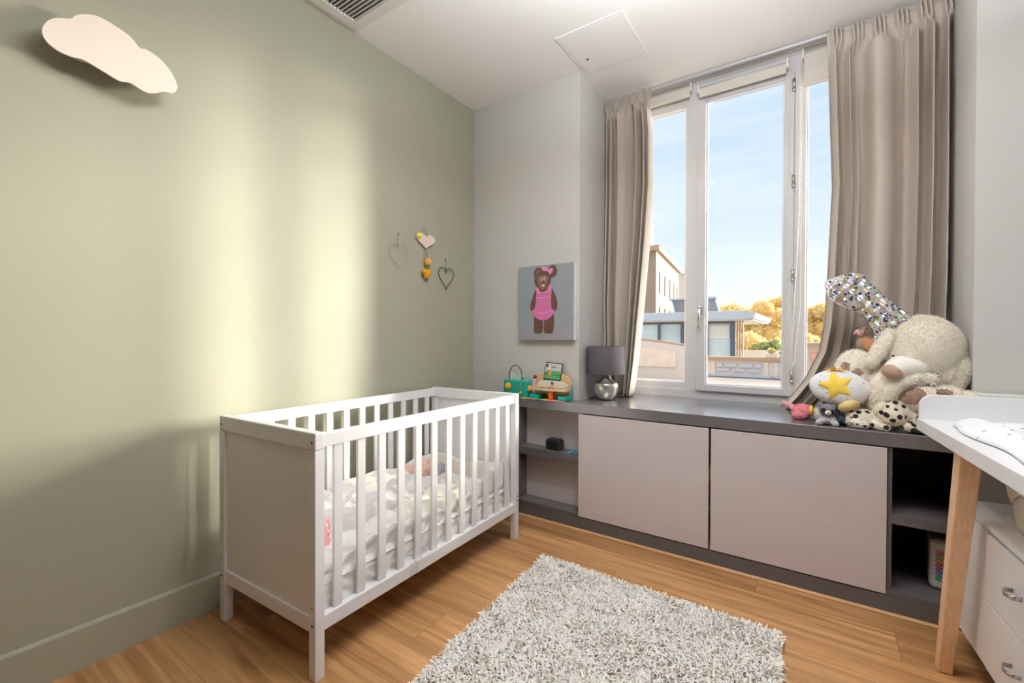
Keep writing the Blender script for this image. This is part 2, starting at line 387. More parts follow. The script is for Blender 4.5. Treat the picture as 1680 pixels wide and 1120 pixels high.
def thing(name, loc, label, cat, group=None, rz=0):
    o = D.objects.new(name, None); COL.objects.link(o); o.location = loc; o.rotation_euler = (0, 0, rz); o.empty_display_size = .1
    return tag(o, label, cat, group)
def struct(name, mb, mat, parent=None):
    o = obj(name, mb, mat, parent)
    if parent is None: o['kind'] = 'structure'
    return o
def bevel(o, w=.003, seg=2):
    m = o.modifiers.new('bevel', 'BEVEL'); m.width = w; m.segments = seg; m.limit_method = 'ANGLE'; m.angle_limit = math.radians(40)
    return o
def capsule(mb, pts, rr, k=7):
    """overlapping balls along a path, for voxel-merged plush limbs"""
    pts = [Vector(p) for p in pts]
    for i in range(len(pts) - 1):
        for t in np.linspace(0, 1, k):
            r = rr[i] * (1 - t) + rr[i + 1] * t; p = pts[i].lerp(pts[i + 1], t)
            mb.ell(p, (r, r, r), n=14)
def blob(name, mb, mats, parent, voxel=.008, smooth=6, fur=0, fl=.008, fw=.0016, matfn=None, disp=None):
    """voxel-merge the shapes of mb into one continuous plush surface and add short pile"""
    t = obj('tmp', mb, M['cream_fur'], loc=(0, 0, 0))
    r = t.modifiers.new('r', 'REMESH'); r.mode = 'VOXEL'; r.voxel_size = voxel
    s_ = t.modifiers.new('s', 'SMOOTH'); s_.iterations = smooth; s_.factor = .5
    bpy.context.view_layer.update()
    dg = bpy.context.evaluated_depsgraph_get(); me = D.meshes.new_from_object(t.evaluated_get(dg))
    V = np.empty(len(me.vertices) * 3); me.vertices.foreach_get('co', V); V = V.reshape(-1, 3)
    Nn = np.empty(len(me.vertices) * 3); me.vertices.foreach_get('normal', Nn); Nn = Nn.reshape(-1, 3)
    F = [tuple(p.vertices) for p in me.polygons]
    cen = np.array([p.center[:] for p in me.polygons]); nor = np.array([p.normal[:] for p in me.polygons]); ar = np.array([p.area for p in me.polygons])
    D.objects.remove(t); D.meshes.remove(me)
    o2 = MB()
    if disp is not None: V = disp(V, Nn)
    mi = [matfn(c) if matfn else 0 for c in cen]
    o2.v = [tuple(v) for v in V]; o2.f = F; o2.mi = mi; o2.sm = [True] * len(F)
    if fur:
        add_pile(o2, cen, nor, ar, mi, fur, fl, fw)
    return obj(name, o2, mats, parent)
def add_pile(o2, cen, nor, ar, mi, n, fl, fw):
    idx = rng.choice(len(cen), n, p=ar / ar.sum())
    sp = np.sqrt(ar[idx])[:, None]
    c = cen[idx] + rng.normal(0, .4, (n, 3)) * sp; nn = nor[idx]
    lean = rng.normal(0, .55, (n, 3)); d = nn + lean - nn * (lean * nn).sum(1, keepdims=True); d /= np.linalg.norm(d, axis=1, keepdims=True)
    sd = np.cross(d, rng.normal(0, 1, (n, 3))); sd /= np.linalg.norm(sd, axis=1, keepdims=True)
    L = fl * rng.uniform(.6, 1.3, (n, 1)); b = len(o2.v)
    p0 = c - nn * .002 - sd * fw; p1 = c - nn * .002 + sd * fw; p2 = c + d * L
    o2.v += [tuple(x) for x in np.stack([p0, p1, p2], 1).reshape(-1, 3)]
    o2.f += [(b + 3 * i, b + 3 * i + 1, b + 3 * i + 2) for i in range(n)]
    o2.mi += [mi[i] for i in idx]; o2.sm += [True] * n

# ------------------------------------------------------------------ room shell
ZC = 2.862; XW = -2.155; YB = 2.603; ZT = .774; YF = 2.478; XE = 1.25; YS = -1.35
YG = 3.19                                        # plane of the glazing
struct('floor', MB().box(-2.4, XE + .2, YS - .2, 2.70, -.12, 0), M['oak'])
struct('ceiling', MB().box(-2.4, XE + .2, YS - .2, 3.42, ZC, ZC + .15), M['ceiling'])
struct('wall_left', MB().box(-2.4, XW, YS - .2, 3.42, -.1, ZC), M['green'])
struct('wall_back', MB().box(XW, -1.285, YB, 3.42, -.1, ZC), M['white_wall'])
struct('wall_back_right', MB().box(.505, XE, YB, 3.42, -.1, ZC), M['white_wall'])
struct('wall_below_window', MB().box(-1.285, .505, 3.12, 3.42, -.1, ZT - .045), M['white_wall'])
struct('wall_right', MB().box(XE, XE + .2, YS - .2, 3.42, -.1, ZC), Mat('taupe_wall_paint', (150, 148, 144), .7).vary(.02, 2).m)  # unseen wall, its colour darkened to cut bounced light
struct('wall_front', MB().box(XW, XE, YS - .2, YS, -.1, ZC), Mat('grey_wall_paint', (70, 68, 66), .7).vary(.02, 2).m)  # unseen wall behind the camera, made dark to absorb bounce
bb = MB()
bb.prism([(0, 0), (.012, 0), (.012, .142), (.008, .150), (0, .152)], 'y', YS, YF - .002, T=Matrix.Translation((XW, 0, 0)))
struct('baseboard_left', bb, M['green'])
t1 = MB().prism([(YF - .014, 0), (YF - .001, 0), (YF - .001, .013), (YF - .009, .012), (YF - .014, .006)], 'x', -2.14, 1.2)
struct('trim_1', t1, Mat('oak_quadrant_bead', (190, 146, 100), .45).vary(.08, 6, (.6, 8, 8)).m)

# ceiling air vent
av = thing('air_vent', (-1.60, 1.10, ZC - .012), 'white slatted air conditioning grille in the ceiling beside the green wall', 'air vent')
f_ = MB(); x0, x1, y0, y1 = -2.118, -1.15, .62, 1.553
for a in ((x0, x1, y1 - .055, y1), (x0, x1, y0, y0 + .055), (x0, x0 + .055, y0 + .055, y1 - .055), (x1 - .055, x1, y0 + .055, y1 - .055)):
    f_.bbox(*a, ZC - .012, ZC - .0005, .003)
obj('frame', f_, M['plastic_white'], av)
obj('shadow_gap', MB().box(x0 - .004, x1 + .004, y0 - .004, y1 + .004, ZC - .0008, ZC - .0002), M['seam'], av)
obj('dark_backing', MB().box(x0 + .05, x1 - .05, y0 + .05, y1 - .05, ZC - .0015, ZC - .0004), M['black'], av)
yy = y0 + .068; sl = MB()
while yy < y1 - .06:
    sl.box(x0 + .05, x1 - .05, yy, yy + .0045, ZC - .011, ZC - .002); yy += .0205
obj('slats', sl, M['plastic_white'], av)

# access hatch in the ceiling
ah = thing('access_hatch', (-1.06, 2.44, ZC - .004), 'white square access hatch set in the ceiling near the window', 'hatch')
hx0, hx1, hy0, hy1 = -1.262, -.868, 2.232, 2.650
f_ = MB()
for a in ((hx0, hx1, hy0, hy0 + .016), (hx0, hx1, hy1 - .016, hy1), (hx0, hx0 + .016, hy0 + .016, hy1 - .016), (hx1 - .016, hx1, hy0 + .016, hy1 - .016)):
    f_.box(*a, ZC - .0035, ZC - .0002)
obj('frame', f_, M['ceiling'], ah)
obj('gap', MB().box(hx0 + .0165, hx1 - .0165, hy0 + .0165, hy1 - .0165, ZC - .0012, ZC - .0002), M['seam'], ah)
obj('panel', MB().box(hx0 + .0185, hx1 - .0175, hy0 + .0195, hy1 - .0175, ZC - .004, ZC - .0008), M['ceiling'], ah)
obj('latch', MB().lathe([(.006, 0), (.006, -.003)], (hx0 + .075, hy0 + .27, ZC - .004), 12), M['screw'], ah)

# ------------------------------------------------------------------ built-in low cabinet under the window
cab = thing('window_cabinet', (-.8, 2.8, 0), 'long grey built-in low cabinet with two mauve sliding doors under the window', 'cabinet')
XL = XW + .002; XR = XE - .002
pl = MB().bbox(XL, XR, YF, YF + .02, .001, .080, .001); pl.box(XL, XR, YF + .02, YF + .10, .001, .07)
obj('plinth', pl, M['grey_cab'], cab)
bt = MB().box(XL, -1.287, YF + .002, YB - .003, .083, .100).box(-1.287, .503, YF + .002, 3.115, .083, .100).box(.503, XR, YF + .002, YB - .003, .083, .100)
obj('bottom_board', bt, M['grey_cab'], cab)
dv = MB()
dv.box(-1.725, -1.672, YF + .002, YB - .003, .100, .714)
obj('side_panel', dv, M['grey_cab'], cab)
obj('side_panel', MB().box(-1.212, -1.190, YF + .016, 3.115, .100, .714), M['grey_cab'], cab)
obj('side_panel', MB().box(.225, .243, YF + .014, 3.115, .100, .714), M['grey_cab'], cab)
obj('side_panel', MB().box(.476, .501, 2.62, 3.115, .100, .714), M['grey_cab'], cab)
obj('back_panel', MB().box(-1.672, -1.212, YB - .012, YB - .003, .100, .714), M['door'], cab)
obj('back_panel', MB().box(.243, .476, 3.09, 3.115, .100, .714), M['grey_cab'], cab)
obj('shelf', MB().bbox(-1.672, -1.213, YF + .006, YB - .012, .404, .453, .002), M['grey_cab'], cab)
obj('shelf', MB().bbox(.243, .476, YF + .012, 3.09, .385, .425, .002), M['grey_cab'], cab)
def slab_door(x0, x1):
    o = obj('door', MB().bbox(x0, x1, YF - .004, YF + .014, .0865, .7085, .0012, seg=1), M['door'], cab); return o
slab_door(-1.224, -.484); slab_door(-.4735, .2245)
# coloured cases glimpsed through the gap between the doors
cz = .30
for (h_, c_, lb) in ((.052, M['blue'], 'navy flat box seen through the door gap, lowest of its stack'),
                     (.05, M['red'], 'red flat box seen through the door gap of the cabinet'),
                     (.022, M['orange'], 'thin orange flat box seen through the door gap of the cabinet'),
                     (.075, M['felt_yellow'], 'yellow-green flat box seen through the door gap, topmost of its stack')):
    o = obj('game_box', MB().bbox(-.56, -.40, YF + .06, YF + .26, cz, cz + h_ - .002, .002), c_); tag(o, lb, 'box', 'boxes stacked inside the cabinet'); cz += h_
obj('shelf', MB().box(-1.188, .225, YF + .03, 3.09, .275, .298), M['grey_cab'], cab)
wt = MB()
wt.bbox(XL, XR, YF - .002, YB - .002, .7155, ZT, .0015, seg=1)
wt.box(-1.284, .504, YB - .003, 3.165, .7155, ZT - .0004)
tag(obj('worktop', wt, M['worktop']), 'long grey lacquered worktop running along the window above the low cabinet', 'worktop')

# ------------------------------------------------------------------ window
win = D.objects.new('window_1', None); COL.objects.link(win); win.location = (-.39, YG, ZT); win['kind'] = 'structure'
WL, WR = -1.283, .503
fm = MB(); fy0, fy1 = YG - .012, YG + .06
fm.bbox(WL, WR, fy0, fy1, ZT - .02, .828, .003)                  # sill member
fm.bbox(WL, WR, fy0, fy1, 2.765, ZC - .001, .003)                # head
fm.bbox(WL, -1.235, fy0, fy1, .82, 2.77, .003)
fm.bbox(.455, WR, fy0, fy1, .82, 2.77, .003)
fm.bbox(-.152, -.093, fy0 - .002, fy1, .826, 2.768, .003)        # post beside the hinges
fm.bbox(-.752, -.702, fy0, fy1, .826, 2.768, .003)               # mullion
fm.bbox(-.10, .46, fy0, fy1, .826, .875, .003); fm.bbox(-.10, .46, fy0, fy1, 2.70, 2.77, .003)
fm.bbox(-1.24, -.75, fy0 + .006, fy1, .826, .872, .003); fm.bbox(-1.24, -.75, fy0 + .006, fy1, 2.742, 2.77, .003)
fm.bbox(-1.24, -1.19, fy0 + .006, fy1, .87, 2.745, .003); fm.bbox(-.775, -.745, fy0 + .006, fy1, .87, 2.745, .003)
obj('frame', fm, M['upvc'], win)
# reveal strip under the frame
ss = MB(); sy0, sy1 = fy0 - .022, fy0 + .03
ss.bbox(-.701, -.645, sy0, sy1, .826, 2.762, .004); ss.bbox(-.203, -.154, sy0, sy1, .826, 2.762, .004)
ss.bbox(-.645, -.203, sy0, sy1, .826, .868, .004); ss.bbox(-.645, -.203, sy0, sy1, 2.725, 2.762, .004)
sash = obj('sash', ss, M['upvc'], win)
bd = MB()
def beads(x0, x1, z0, z1, y, w_=.011):
    bd.box(x0, x0 + w_, y, y + .02, z0, z1); bd.box(x1 - w_, x1, y, y + .02, z0, z1); bd.box(x0, x1, y + .001, y + .02, z0, z0 + w_); bd.box(x0, x1, y + .001, y + .02, z1 - w_, z1)
beads(-.646, -.202, .866, 2.727, sy0 + .014)
obj('glazing_bead', bd, M['upvc_bead'], sash)
bd = MB(); beads(-1.191, -.774, .870, 2.744, fy0 + .018); beads(-.094, .456, .873, 2.702, fy0 + .018)
obj('glazing_bead', bd, M['upvc_bead'], win)
for (a, b, c, d_) in ((-1.19, -.775, .872, 2.743), (-.09, .455, .875, 2.70)):
    obj('glass_pane', MB().box(a, b, YG + .026, YG + .03, c, d_), M['glass'], win)
obj('glass_pane', MB().box(-.645, -.203, YG + .0, YG + .004, .868, 2.726), M['glass'], sash)
hd = MB(); hd.bbox(-.690, -.664, sy0 - .012, sy0, 1.325, 1.385, .006)
hd.tube([(-.677, sy0 - .01, 1.365), (-.677, sy0 - .035, 1.362), (-.677, sy0 - .042, 1.34), (-.677, sy0 - .042, 1.24)], [.008, .009, .010, .008], 10)
obj('handle', hd, M['nickel'], sash)
for z in (.925, 1.53, 2.09, 2.66):
    hg = MB().lathe([(.008, 0), (.008, .055)], (-.156, sy0 - .004, z), 10); hg.lathe([(.0065, -.004), (.0095, 0), (.0095, .02)], (-.156, sy0 - .004, z - .018), 10)
    obj('hinge', hg, M['metal'], sash)

# roller blinds on the sashes
def blind(x0, x1, zt, zb, y, label):
    b = thing('roller_blind', ((x0 + x1) / 2, y, zb), label, 'roller blind', 'fabric roller blinds on the window')
    obj('roll', MB().lathe([(.017, 0), (.017, x1 - x0 - .02)], (0, 0, 0), 20, T=Matrix.Translation((x0 + .01, y, zt - .02)) @ Matrix.Rotation(PI / 2, 4, 'Y')), M['blind'], b)
    cl = MB().box(x0 + .012, x1 - .012, y - .018, y - .016, zb + .016, zt - .02); cl.bbox(x0 + .010, x1 - .010, y - .024, y - .010, zb, zb + .018, .004)
    obj('cloth', cl, M['blind'], b)
    for xx in (x0, x1 - .012):
        obj('bracket', MB().bbox(xx, xx + .012, y - .024, y + .012, zt - .045, zt + .012, .003), M['plastic_white'], b)
    return b
blind(-1.19, -.726, 2.846, 2.765, 3.13, 'rolled-up beige roller blind at the top of the left window pane')
bm_ = blind(-.69, -.182, 2.815, 2.738, 3.128, 'rolled-up beige roller blind at the top of the middle sash')
br_ = blind(-.118, .46, 2.845, 2.635, 3.14, 'beige roller blind let down a hand deep over the right window pane')
def chain(par, xa, xb, zt, zb, y, xm):
    pts = [(xa, y, zt), (xa, y, zt * .5 + zb * .5), (xm - .006, y, zb + .12), (xm - .003, y, zb + .03), (xm, y, zb), (xm + .006, y, zb + .04), (xb, y + .002, zb + .35), (xb, y + .002, zt)]
    P_ = []
    for i in range(len(pts) - 1):
        a = Vector(pts[i]); b = Vector(pts[i + 1]); k = max(2, int((b - a).length / .012))
        P_ += [a.lerp(b, t / k) for t in range(k)]
    P_.append(Vector(pts[-1])); mb_ = MB().tube(P_, .0014, 5)
    for p in P_: mb_.ell(p, (.0034,) * 3, n=8)
    obj('bead_chain', mb_, M['plastic_white'], par)
chain(bm_, -.180, -.170, 2.78, 1.03, 3.095, -.172)
chain(br_, -.124, -.116, 2.80, 1.00, 3.105, -.150)
# curtain track
tk = MB().bbox(-1.275, .495, 3.035, 3.062, ZC - .018, ZC - .001, .003); tk.box(-1.275, .495, 3.075, 3.09, ZC - .012, ZC - .001)
tag(obj('curtain_track', tk, M['track']), 'slim white double curtain track fixed to the ceiling above the window', 'curtain track')

# ------------------------------------------------------------------ curtains
def curtain(name, label, edges, ztop, zbot, npl, yc, seed, amp=.042, flare=None):
    r_ = np.random.default_rng(seed); ph = r_.uniform(-.7, .7, 12); am = r_.uniform(.7, 1.25, 40)
    zs = [e_[0] for e_ in edges]; Ls = [e_[1] for e_ in edges]; Rs = [e_[2] for e_ in edges]
    def fn(u, v):
        z = ztop + (zbot - ztop) * v
        xl = np.interp(-z, [-q for q in zs], Ls); xr = np.interp(-z, [-q for q in zs], Rs)
        hd_ = min(1, max(0, (z - (ztop - .13)) / .05))            # 1 in the header band
        w_ = .5 + .5 * math.sin(2.2 * u * PI + seed)
        ed = min(1, u * 14, (1 - u) * 14); uu = u + .012 * math.sin(6 * v + 9 * u + seed) * (1 - hd_) * min(1, v * 4) * ed
        c = npl * uu + .55 * math.sin(ph[0] + 7.5 * uu) * (1 - hd_)
        k = int(c) % 40; frc = c - math.floor(c)
        body = (math.cos(2 * PI * frc)); body = math.copysign(abs(body) ** .8, body) * amp * am[k] * (0.9 + .25 * math.sin(3 * v + ph[k % 12] * 3))
        body += .006 * math.sin(2 * PI * frc * 2 + 2 * v + ph[(k + 3) % 12] * 4)
        # pinch pleats: three narrow pleats gathered at the front of every fold
        pin = 0
        for q in (-.20, 0, .20):
            dd = (frc - .5 - q) / .075
            pin += math.exp(-dd * dd)
        head = -.040 * pin + .016
        y = yc + body * (1 - hd_) + head * hd_
        xs = xl + (xr - xl) * uu + .012 * math.sin(2 * PI * frc) * (1 - hd_) * ed
        if flare: xs, y = flare(u, z, xs, y)
        return Vector((min(max(xs, -1.2825), .5025), y, z + .004 * math.sin(8 * u * PI) * hd_))
    mb_ = MB().grid(fn, 340, 90)
    o = obj(name, mb_, M['curtain']); so = o.modifiers.new('s', 'SOLIDIFY'); so.thickness = .003; so.offset = 0
    return tag(o, label, 'curtain', 'beige linen curtains at the window')
curtain('curtain', 'narrow beige pleated curtain hanging on the left side of the window behind the lamp',
        [(2.84, -1.29, -.945), (2.70, -1.29, -.965), (2.55, -1.29, -.950), (2.2, -1.29, -.945), (1.8, -1.29, -.97), (1.4, -1.29, -1.005), (1.0, -1.275, -1.045), (.78, -1.255, -1.075)],
        2.838, ZT + .003, 5.5, 2.992, 3, amp=.048)
def fl(u, z, x, y):
    t = max(0, (1.25 - z) / .48)
    return x, y - .0 * t
curtain('curtain', 'wide beige pleated curtain on the right side of the window behind the cuddly toys',
        [(2.84, .0, .495), (2.70, .008, .51), (2.3, .020, .51), (2.0, .030, .51), (1.5, .012, .51), (1.25, .0, .505), (1.1, -.025, .49), (.95, -.085, .42), (.85, -.15, .34), (.775, -.205, .28)],
        2.838, ZT + .003, 5.6, 3.0, 8, amp=.054, flare=fl)

# ------------------------------------------------------------------ cot
TH = .043; CO = Matrix.Translation((-2.053, .835, 0)) @ Matrix.Rotation(TH, 4, 'Z')
CL, CW, CH = 1.317, .649, .848
crib = D.objects.new('baby_cot', None); COL.objects.link(crib); crib.matrix_basis = CO @ Matrix.Translation((CW / 2, CL / 2, 0))
tag(crib, 'white wooden baby cot with solid ends and slatted sides beside the green wall', 'cot')
pt_ = .036; RT = .060
def cp(name, mb_, m_): return obj(name, mb_, m_, crib)
for (l0, l1, out_) in ((0, pt_, 0), (CL - pt_, CL, CL)):
    for w0 in (0, CW - pt_):
        cp('leg', MB().bbox(w0, w0 + pt_, l0, l1, .001, CH - RT - .001, .002, T=CO), M['crib'])
    cp('end_top_rail', MB().bbox(0, CW, l0, l1, CH - RT, CH, .005, T=CO), M['crib'])
    cp('end_bottom_rail', MB().bbox(pt_, CW - pt_, l0 + .004, l1 - .004, .160, .212, .002, T=CO), M['crib'])
    cp('end_panel', MB().bbox(pt_, CW - pt_, l0 + .012, l1 - .012, .205, CH - RT + .002, .001, T=CO), M['crib'])
for (w0, w1) in ((.006, .030), (CW - .030, CW - .006)):
    side = cp('side_top_rail', MB().bbox(w0, w1, pt_, CL - pt_, .793, .842, .004, T=CO), M['crib'])
    cp('side_bottom_rail', MB().bbox(w0 - .002, w1 + .002, pt_, CL - pt_, .160, .212, .004, T=CO), M['crib'])
    for i in range(12):
        yc_ = .1005 + .1014 * i
        cp('slat', MB().bbox((w0 + w1) / 2 - .006, (w0 + w1) / 2 + .006, yc_ - .018, yc_ + .018, .210, .795, .003, T=CO), M['crib'])
for (w_, z) in ((.018, .815), (CW - .018, .815), (.018, .190), (CW - .018, .190), (.018, .255), (CW - .018, .250)):
    rd = .0045 if z > .26 or z < .2 else .003
    cp('bolt', MB().lathe([(rd, 0), (rd, .003)], (0, 0, 0), 12, T=CO @ Matrix.Translation((w_, .0015, z)) @ Matrix.Rotation(PI / 2, 4, 'X')), M['screw'])
for z in (.225, .250):
    cp('bolt', MB().lathe([(.0045, 0), (.0045, .003)], (0, 0, 0), 12, T=CO @ Matrix.Translation((CW - .0015, CL - .075 + .06, z)) @ Matrix.Rotation(PI / 2, 4, 'Y')), M['screw'])

# soft things in the cot (l runs along the cot, w across)
def fold(l, w_, seed, s=1.0):
    return (.50 * math.sin(9.1 * l * s + 5 * w_ * s + seed) * math.sin(7.3 * w_ * s - 3 * l * s + 1.7 * seed) + .30 * math.sin(19 * l * s - 11 * w_ * s + seed * 2.1 + 2 * math.sin(6 * w_ * s + seed))
            + .20 * math.sin(31 * w_ * s + 14 * l * s + seed * 3 + 2.5 * math.sin(8 * l * s)) + .14 * math.sin(47 * l * s + 29 * w_ * s + 3 * math.sin(13 * w_ * s + seed)) + .10 * math.sin(83 * l * s - 61 * w_ * s + 3 * math.sin(21 * l * s + seed)) - .25 * abs(math.sin(23 * l * s + 17 * w_ * s + 2 * math.sin(9 * w_ * s - seed))) ** .6)
W0, W1, L0, L1 = .034, CW - .034, .040, CL - .040
def mattress_fn():
    mb_ = MB()
    def top(u, v):
        w_ = W0 + (W1 - W0) * u; l = L0 + (L1 - L0) * v
        e = min(u, 1 - u, v * 1.9, (1 - v) * 1.9); e = min(1, e / .05)
        return CO @ Vector((w_, l, .300 + .028 * math.sqrt(e) + .006 * fold(l, w_, 1, 1.4) * e))
    mb_.grid(top, 60, 110)
    def sd(wl):
        def f(u, v):
            l = L0 + (L1 - L0) * u; z = .205 + .098 * v
            o = .012 * (1 - abs(math.sin(11 * l + 9 * z + 1.5 * math.sin(17 * l)))) ** 2 + .007 * math.sin(70 * z + 6 * math.sin(5 * l)) + .004 * math.sin(60 * l + 50 * z); o *= min(1, v * 6 + .2)
            return CO @ Vector((wl + (o if wl < .3 else -abs(o)) , l, z))
        return f
    mb_.grid(sd(W0), 140, 12); mb_.grid(sd(W1), 140, 12)
    for l in (L0, L1): mb_.add([CO @ Vector(p) for p in ((W0, l, .205), (W1, l, .205), (W1, l, .303), (W0, l, .303))], [(0, 1, 2, 3)])
    mb_.add([CO @ Vector(p) for p in ((W0, L0, .205), (W1, L0, .205), (W1, L1, .205), (W0, L1, .205))], [(0, 3, 2, 1)])
    return mb_
tag(obj('cot_mattress', mattress_fn(), M['white_cloth']), 'white cot mattress in a rumpled white sheet inside the cot', 'mattress')

def soft_wall(path, zb, zt, th, seed, name, m_, label, wob=.010, quilt=None):
    """padded strip standing along a path of (w, l) points in the cot"""
    pts = [Vector((a, b, 0)) for a, b in path]; seg = [0]
    for i in range(1, len(pts)): seg.append(seg[-1] + (pts[i] - pts[i - 1]).length)
    tot = seg[-1]
    def at(s_):
        s_ = min(max(s_, 0), tot)
        for i in range(1, len(pts)):
            if s_ <= seg[i] + 1e-9:
                t = (s_ - seg[i - 1]) / (seg[i] - seg[i - 1]); d = (pts[i] - pts[i - 1]).normalized(); return pts[i - 1].lerp(pts[i], t), Vector((-d.y, d.x, 0))
        return pts[-1], Vector((1, 0, 0))
    nu = int(tot / .012); nv = 28
    def fn(u, v):
        p, nrm = at(u * tot); a = 2 * PI * v
        h = zt(u) if callable(zt) else zt
        zc = (zb + h) / 2; hh = (h - zb) / 2
        sq = lambda t, e_: math.copysign(abs(t) ** e_, t)
        z = zc + hh * sq(math.sin(a), .55); t_ = th / 2 * sq(math.cos(a), .8)
        z += (wob * .7) * math.sin(23 * u * tot + seed) * (1 if math.sin(a) > 0 else .1)
        o = t_ * (1 + .25 * math.sin(17 * u * tot + seed + 12 * z)) + wob * .6 * math.sin(9 * u * tot + 14 * z + seed)
        if quilt: o += math.copysign(.004, t_) * math.sin(quilt * u * tot) * math.sin(quilt * z)
        return CO @ Vector((p.x + nrm.x * o, p.y + nrm.y * o, max(z, zb)))
    mb_ = MB().grid(fn, nu, nv + 1)
    n_ = nv + 1
    o = obj(name, mb_, m_, None); tag(o, label, 'bumper') if label else None
    return o
bump = soft_wall([(.052, .55), (.052, .8), (.052, CL - .075), (.068, CL - .062), (.10, CL - .058), (CW - .09, CL - .058)], .318,
                 lambda u: .428 + .010 * math.sin(14 * u), .030, 2, 'cot_bumper', M['cream_cloth'], 'cream padded bumper along the wall side and far end inside the cot')
# tie at the corner
for k_, (w_, l_) in enumerate(((.06, CL - .075),)):
    tm = MB(); c_ = Vector((w_ + .01, l_, .455))
    for sgn in (-1, 1):
        tm.tube([CO @ (c_ + Vector((sgn * .002, 0, -.03))), CO @ (c_ + Vector((sgn * .014, .002, .02))), CO @ (c_ + Vector((sgn * .008, 0, .042))), CO @ (c_ + Vector((0, 0, .01))), CO @ (c_ + Vector((sgn * .012, -.012, -.06))), CO @ (c_ + Vector((sgn * .015, -.014, -.10)))], .0028, 6)
    obj('tie', tm, M['cream_cloth'], bump)
# white quilted bumper along the room side at the far end
wb = soft_wall([(CW - .058, .95), (CW - .056, 1.1), (CW - .056, CL - .045)], .318, lambda u: .40 + .075 * min(1, u * 1.6) + .012 * math.sin(21 * u), .030, 5, 'quilted_bumper', M['white_cloth'],
               'white quilted bumper propped at the far corner of the cot behind the slats', wob=.010, quilt=60)
# ribbon bows knotted round the lower side rail
for (l_, lab) in ((.47, 'thin white ribbon bow tied around the lower rail, nearer the near end of the cot'), (.545, 'thin white ribbon tied around a slat just above the lower rail')):
    zc_ = .222 if l_ < .5 else .30
    tm = MB(); wx = CW - .001 if l_ < .5 else CW - .008
    for sgn in (-1, 1):
        tm.tube([CO @ Vector(p) for p in ((wx + .003, l_, zc_), (wx + .006, l_ + sgn * .018, zc_ + .012), (wx + .006, l_ + sgn * .030, zc_ + .002), (wx + .005, l_ + sgn * .016, zc_ - .006), (wx + .003, l_, zc_))], .0022, 6)
        tm.tube([CO @ Vector(p) for p in ((wx + .003, l_, zc_), (wx + .006, l_ + sgn * .012, zc_ - .02), (wx + .005, l_ + sgn * .020 - .012, zc_ - .05))], .0022, 6)
    tm.ell(CO @ Vector((wx + .003, l_, zc_)), (.006,) * 3, n=10)
    tag(obj('ribbon_tie', tm, M['white_cloth']), lab, 'ribbon', 'ribbons tied on the cot side')

def crumple(name, label, cat, m_, poly_fn, seed, h0, amp, s=1.0, nu=130, nv=150, th=.006, skirt=.35):
    """rumpled cloth lying on the mattress; poly_fn(u,v) -> (w,l)"""
    def fn(u, v):
        w_, l = poly_fn(u, v)
        e = min(u, 1 - u, v, 1 - v); e = min(1, e / .08); e = math.sin(e * PI / 2)
        f = fold(l, w_, seed, s); rdg = 1 - abs(math.sin(6.5 * s * (l * .8 + w_ * .9) + 1.3 * math.sin(8 * s * w_ + seed) + seed)) ; rdg = rdg ** 2.2
        rd2 = (1 - abs(math.sin(9 * s * (l * .5 - w_ * 1.1) + 1.1 * math.sin(7 * s * l + seed * 1.3) + seed * 2))) ** 3
        z = .3335 * (1 - e) + e * h0 + amp * (.35 + .45 * f + .55 * rdg + .45 * rd2) * e * .9
        w_ += .008 * math.sin(30 * l + seed) * e; l += .006 * math.sin(27 * w_ + seed) * e
        return CO @ Vector((w_, l, max(z, .3335)))
    mb_ = MB().grid(fn, nu, nv)
    o = obj(name, mb_, m_); so = o.modifiers.new('s', 'SOLIDIFY'); so.thickness = th; so.offset = 1
    return tag(o, label, cat)
def q4(a, b, c, d_, wob=.015):
    def f(u, v):
        x = (1 - u) * (1 - v) * a[0] + u * (1 - v) * b[0] + u * v * c[0] + (1 - u) * v * d_[0] + wob * math.sin(7 * v + 3 * u)
        y = (1 - u) * (1 - v) * a[1] + u * (1 - v) * b[1] + u * v * c[1] + (1 - u) * v * d_[1] + wob * math.sin(6 * u + 2 * v)
        return min(max(x, W0 + .004), W1 - .004), min(max(y, L0 + .008), L1 - .008)
    return f
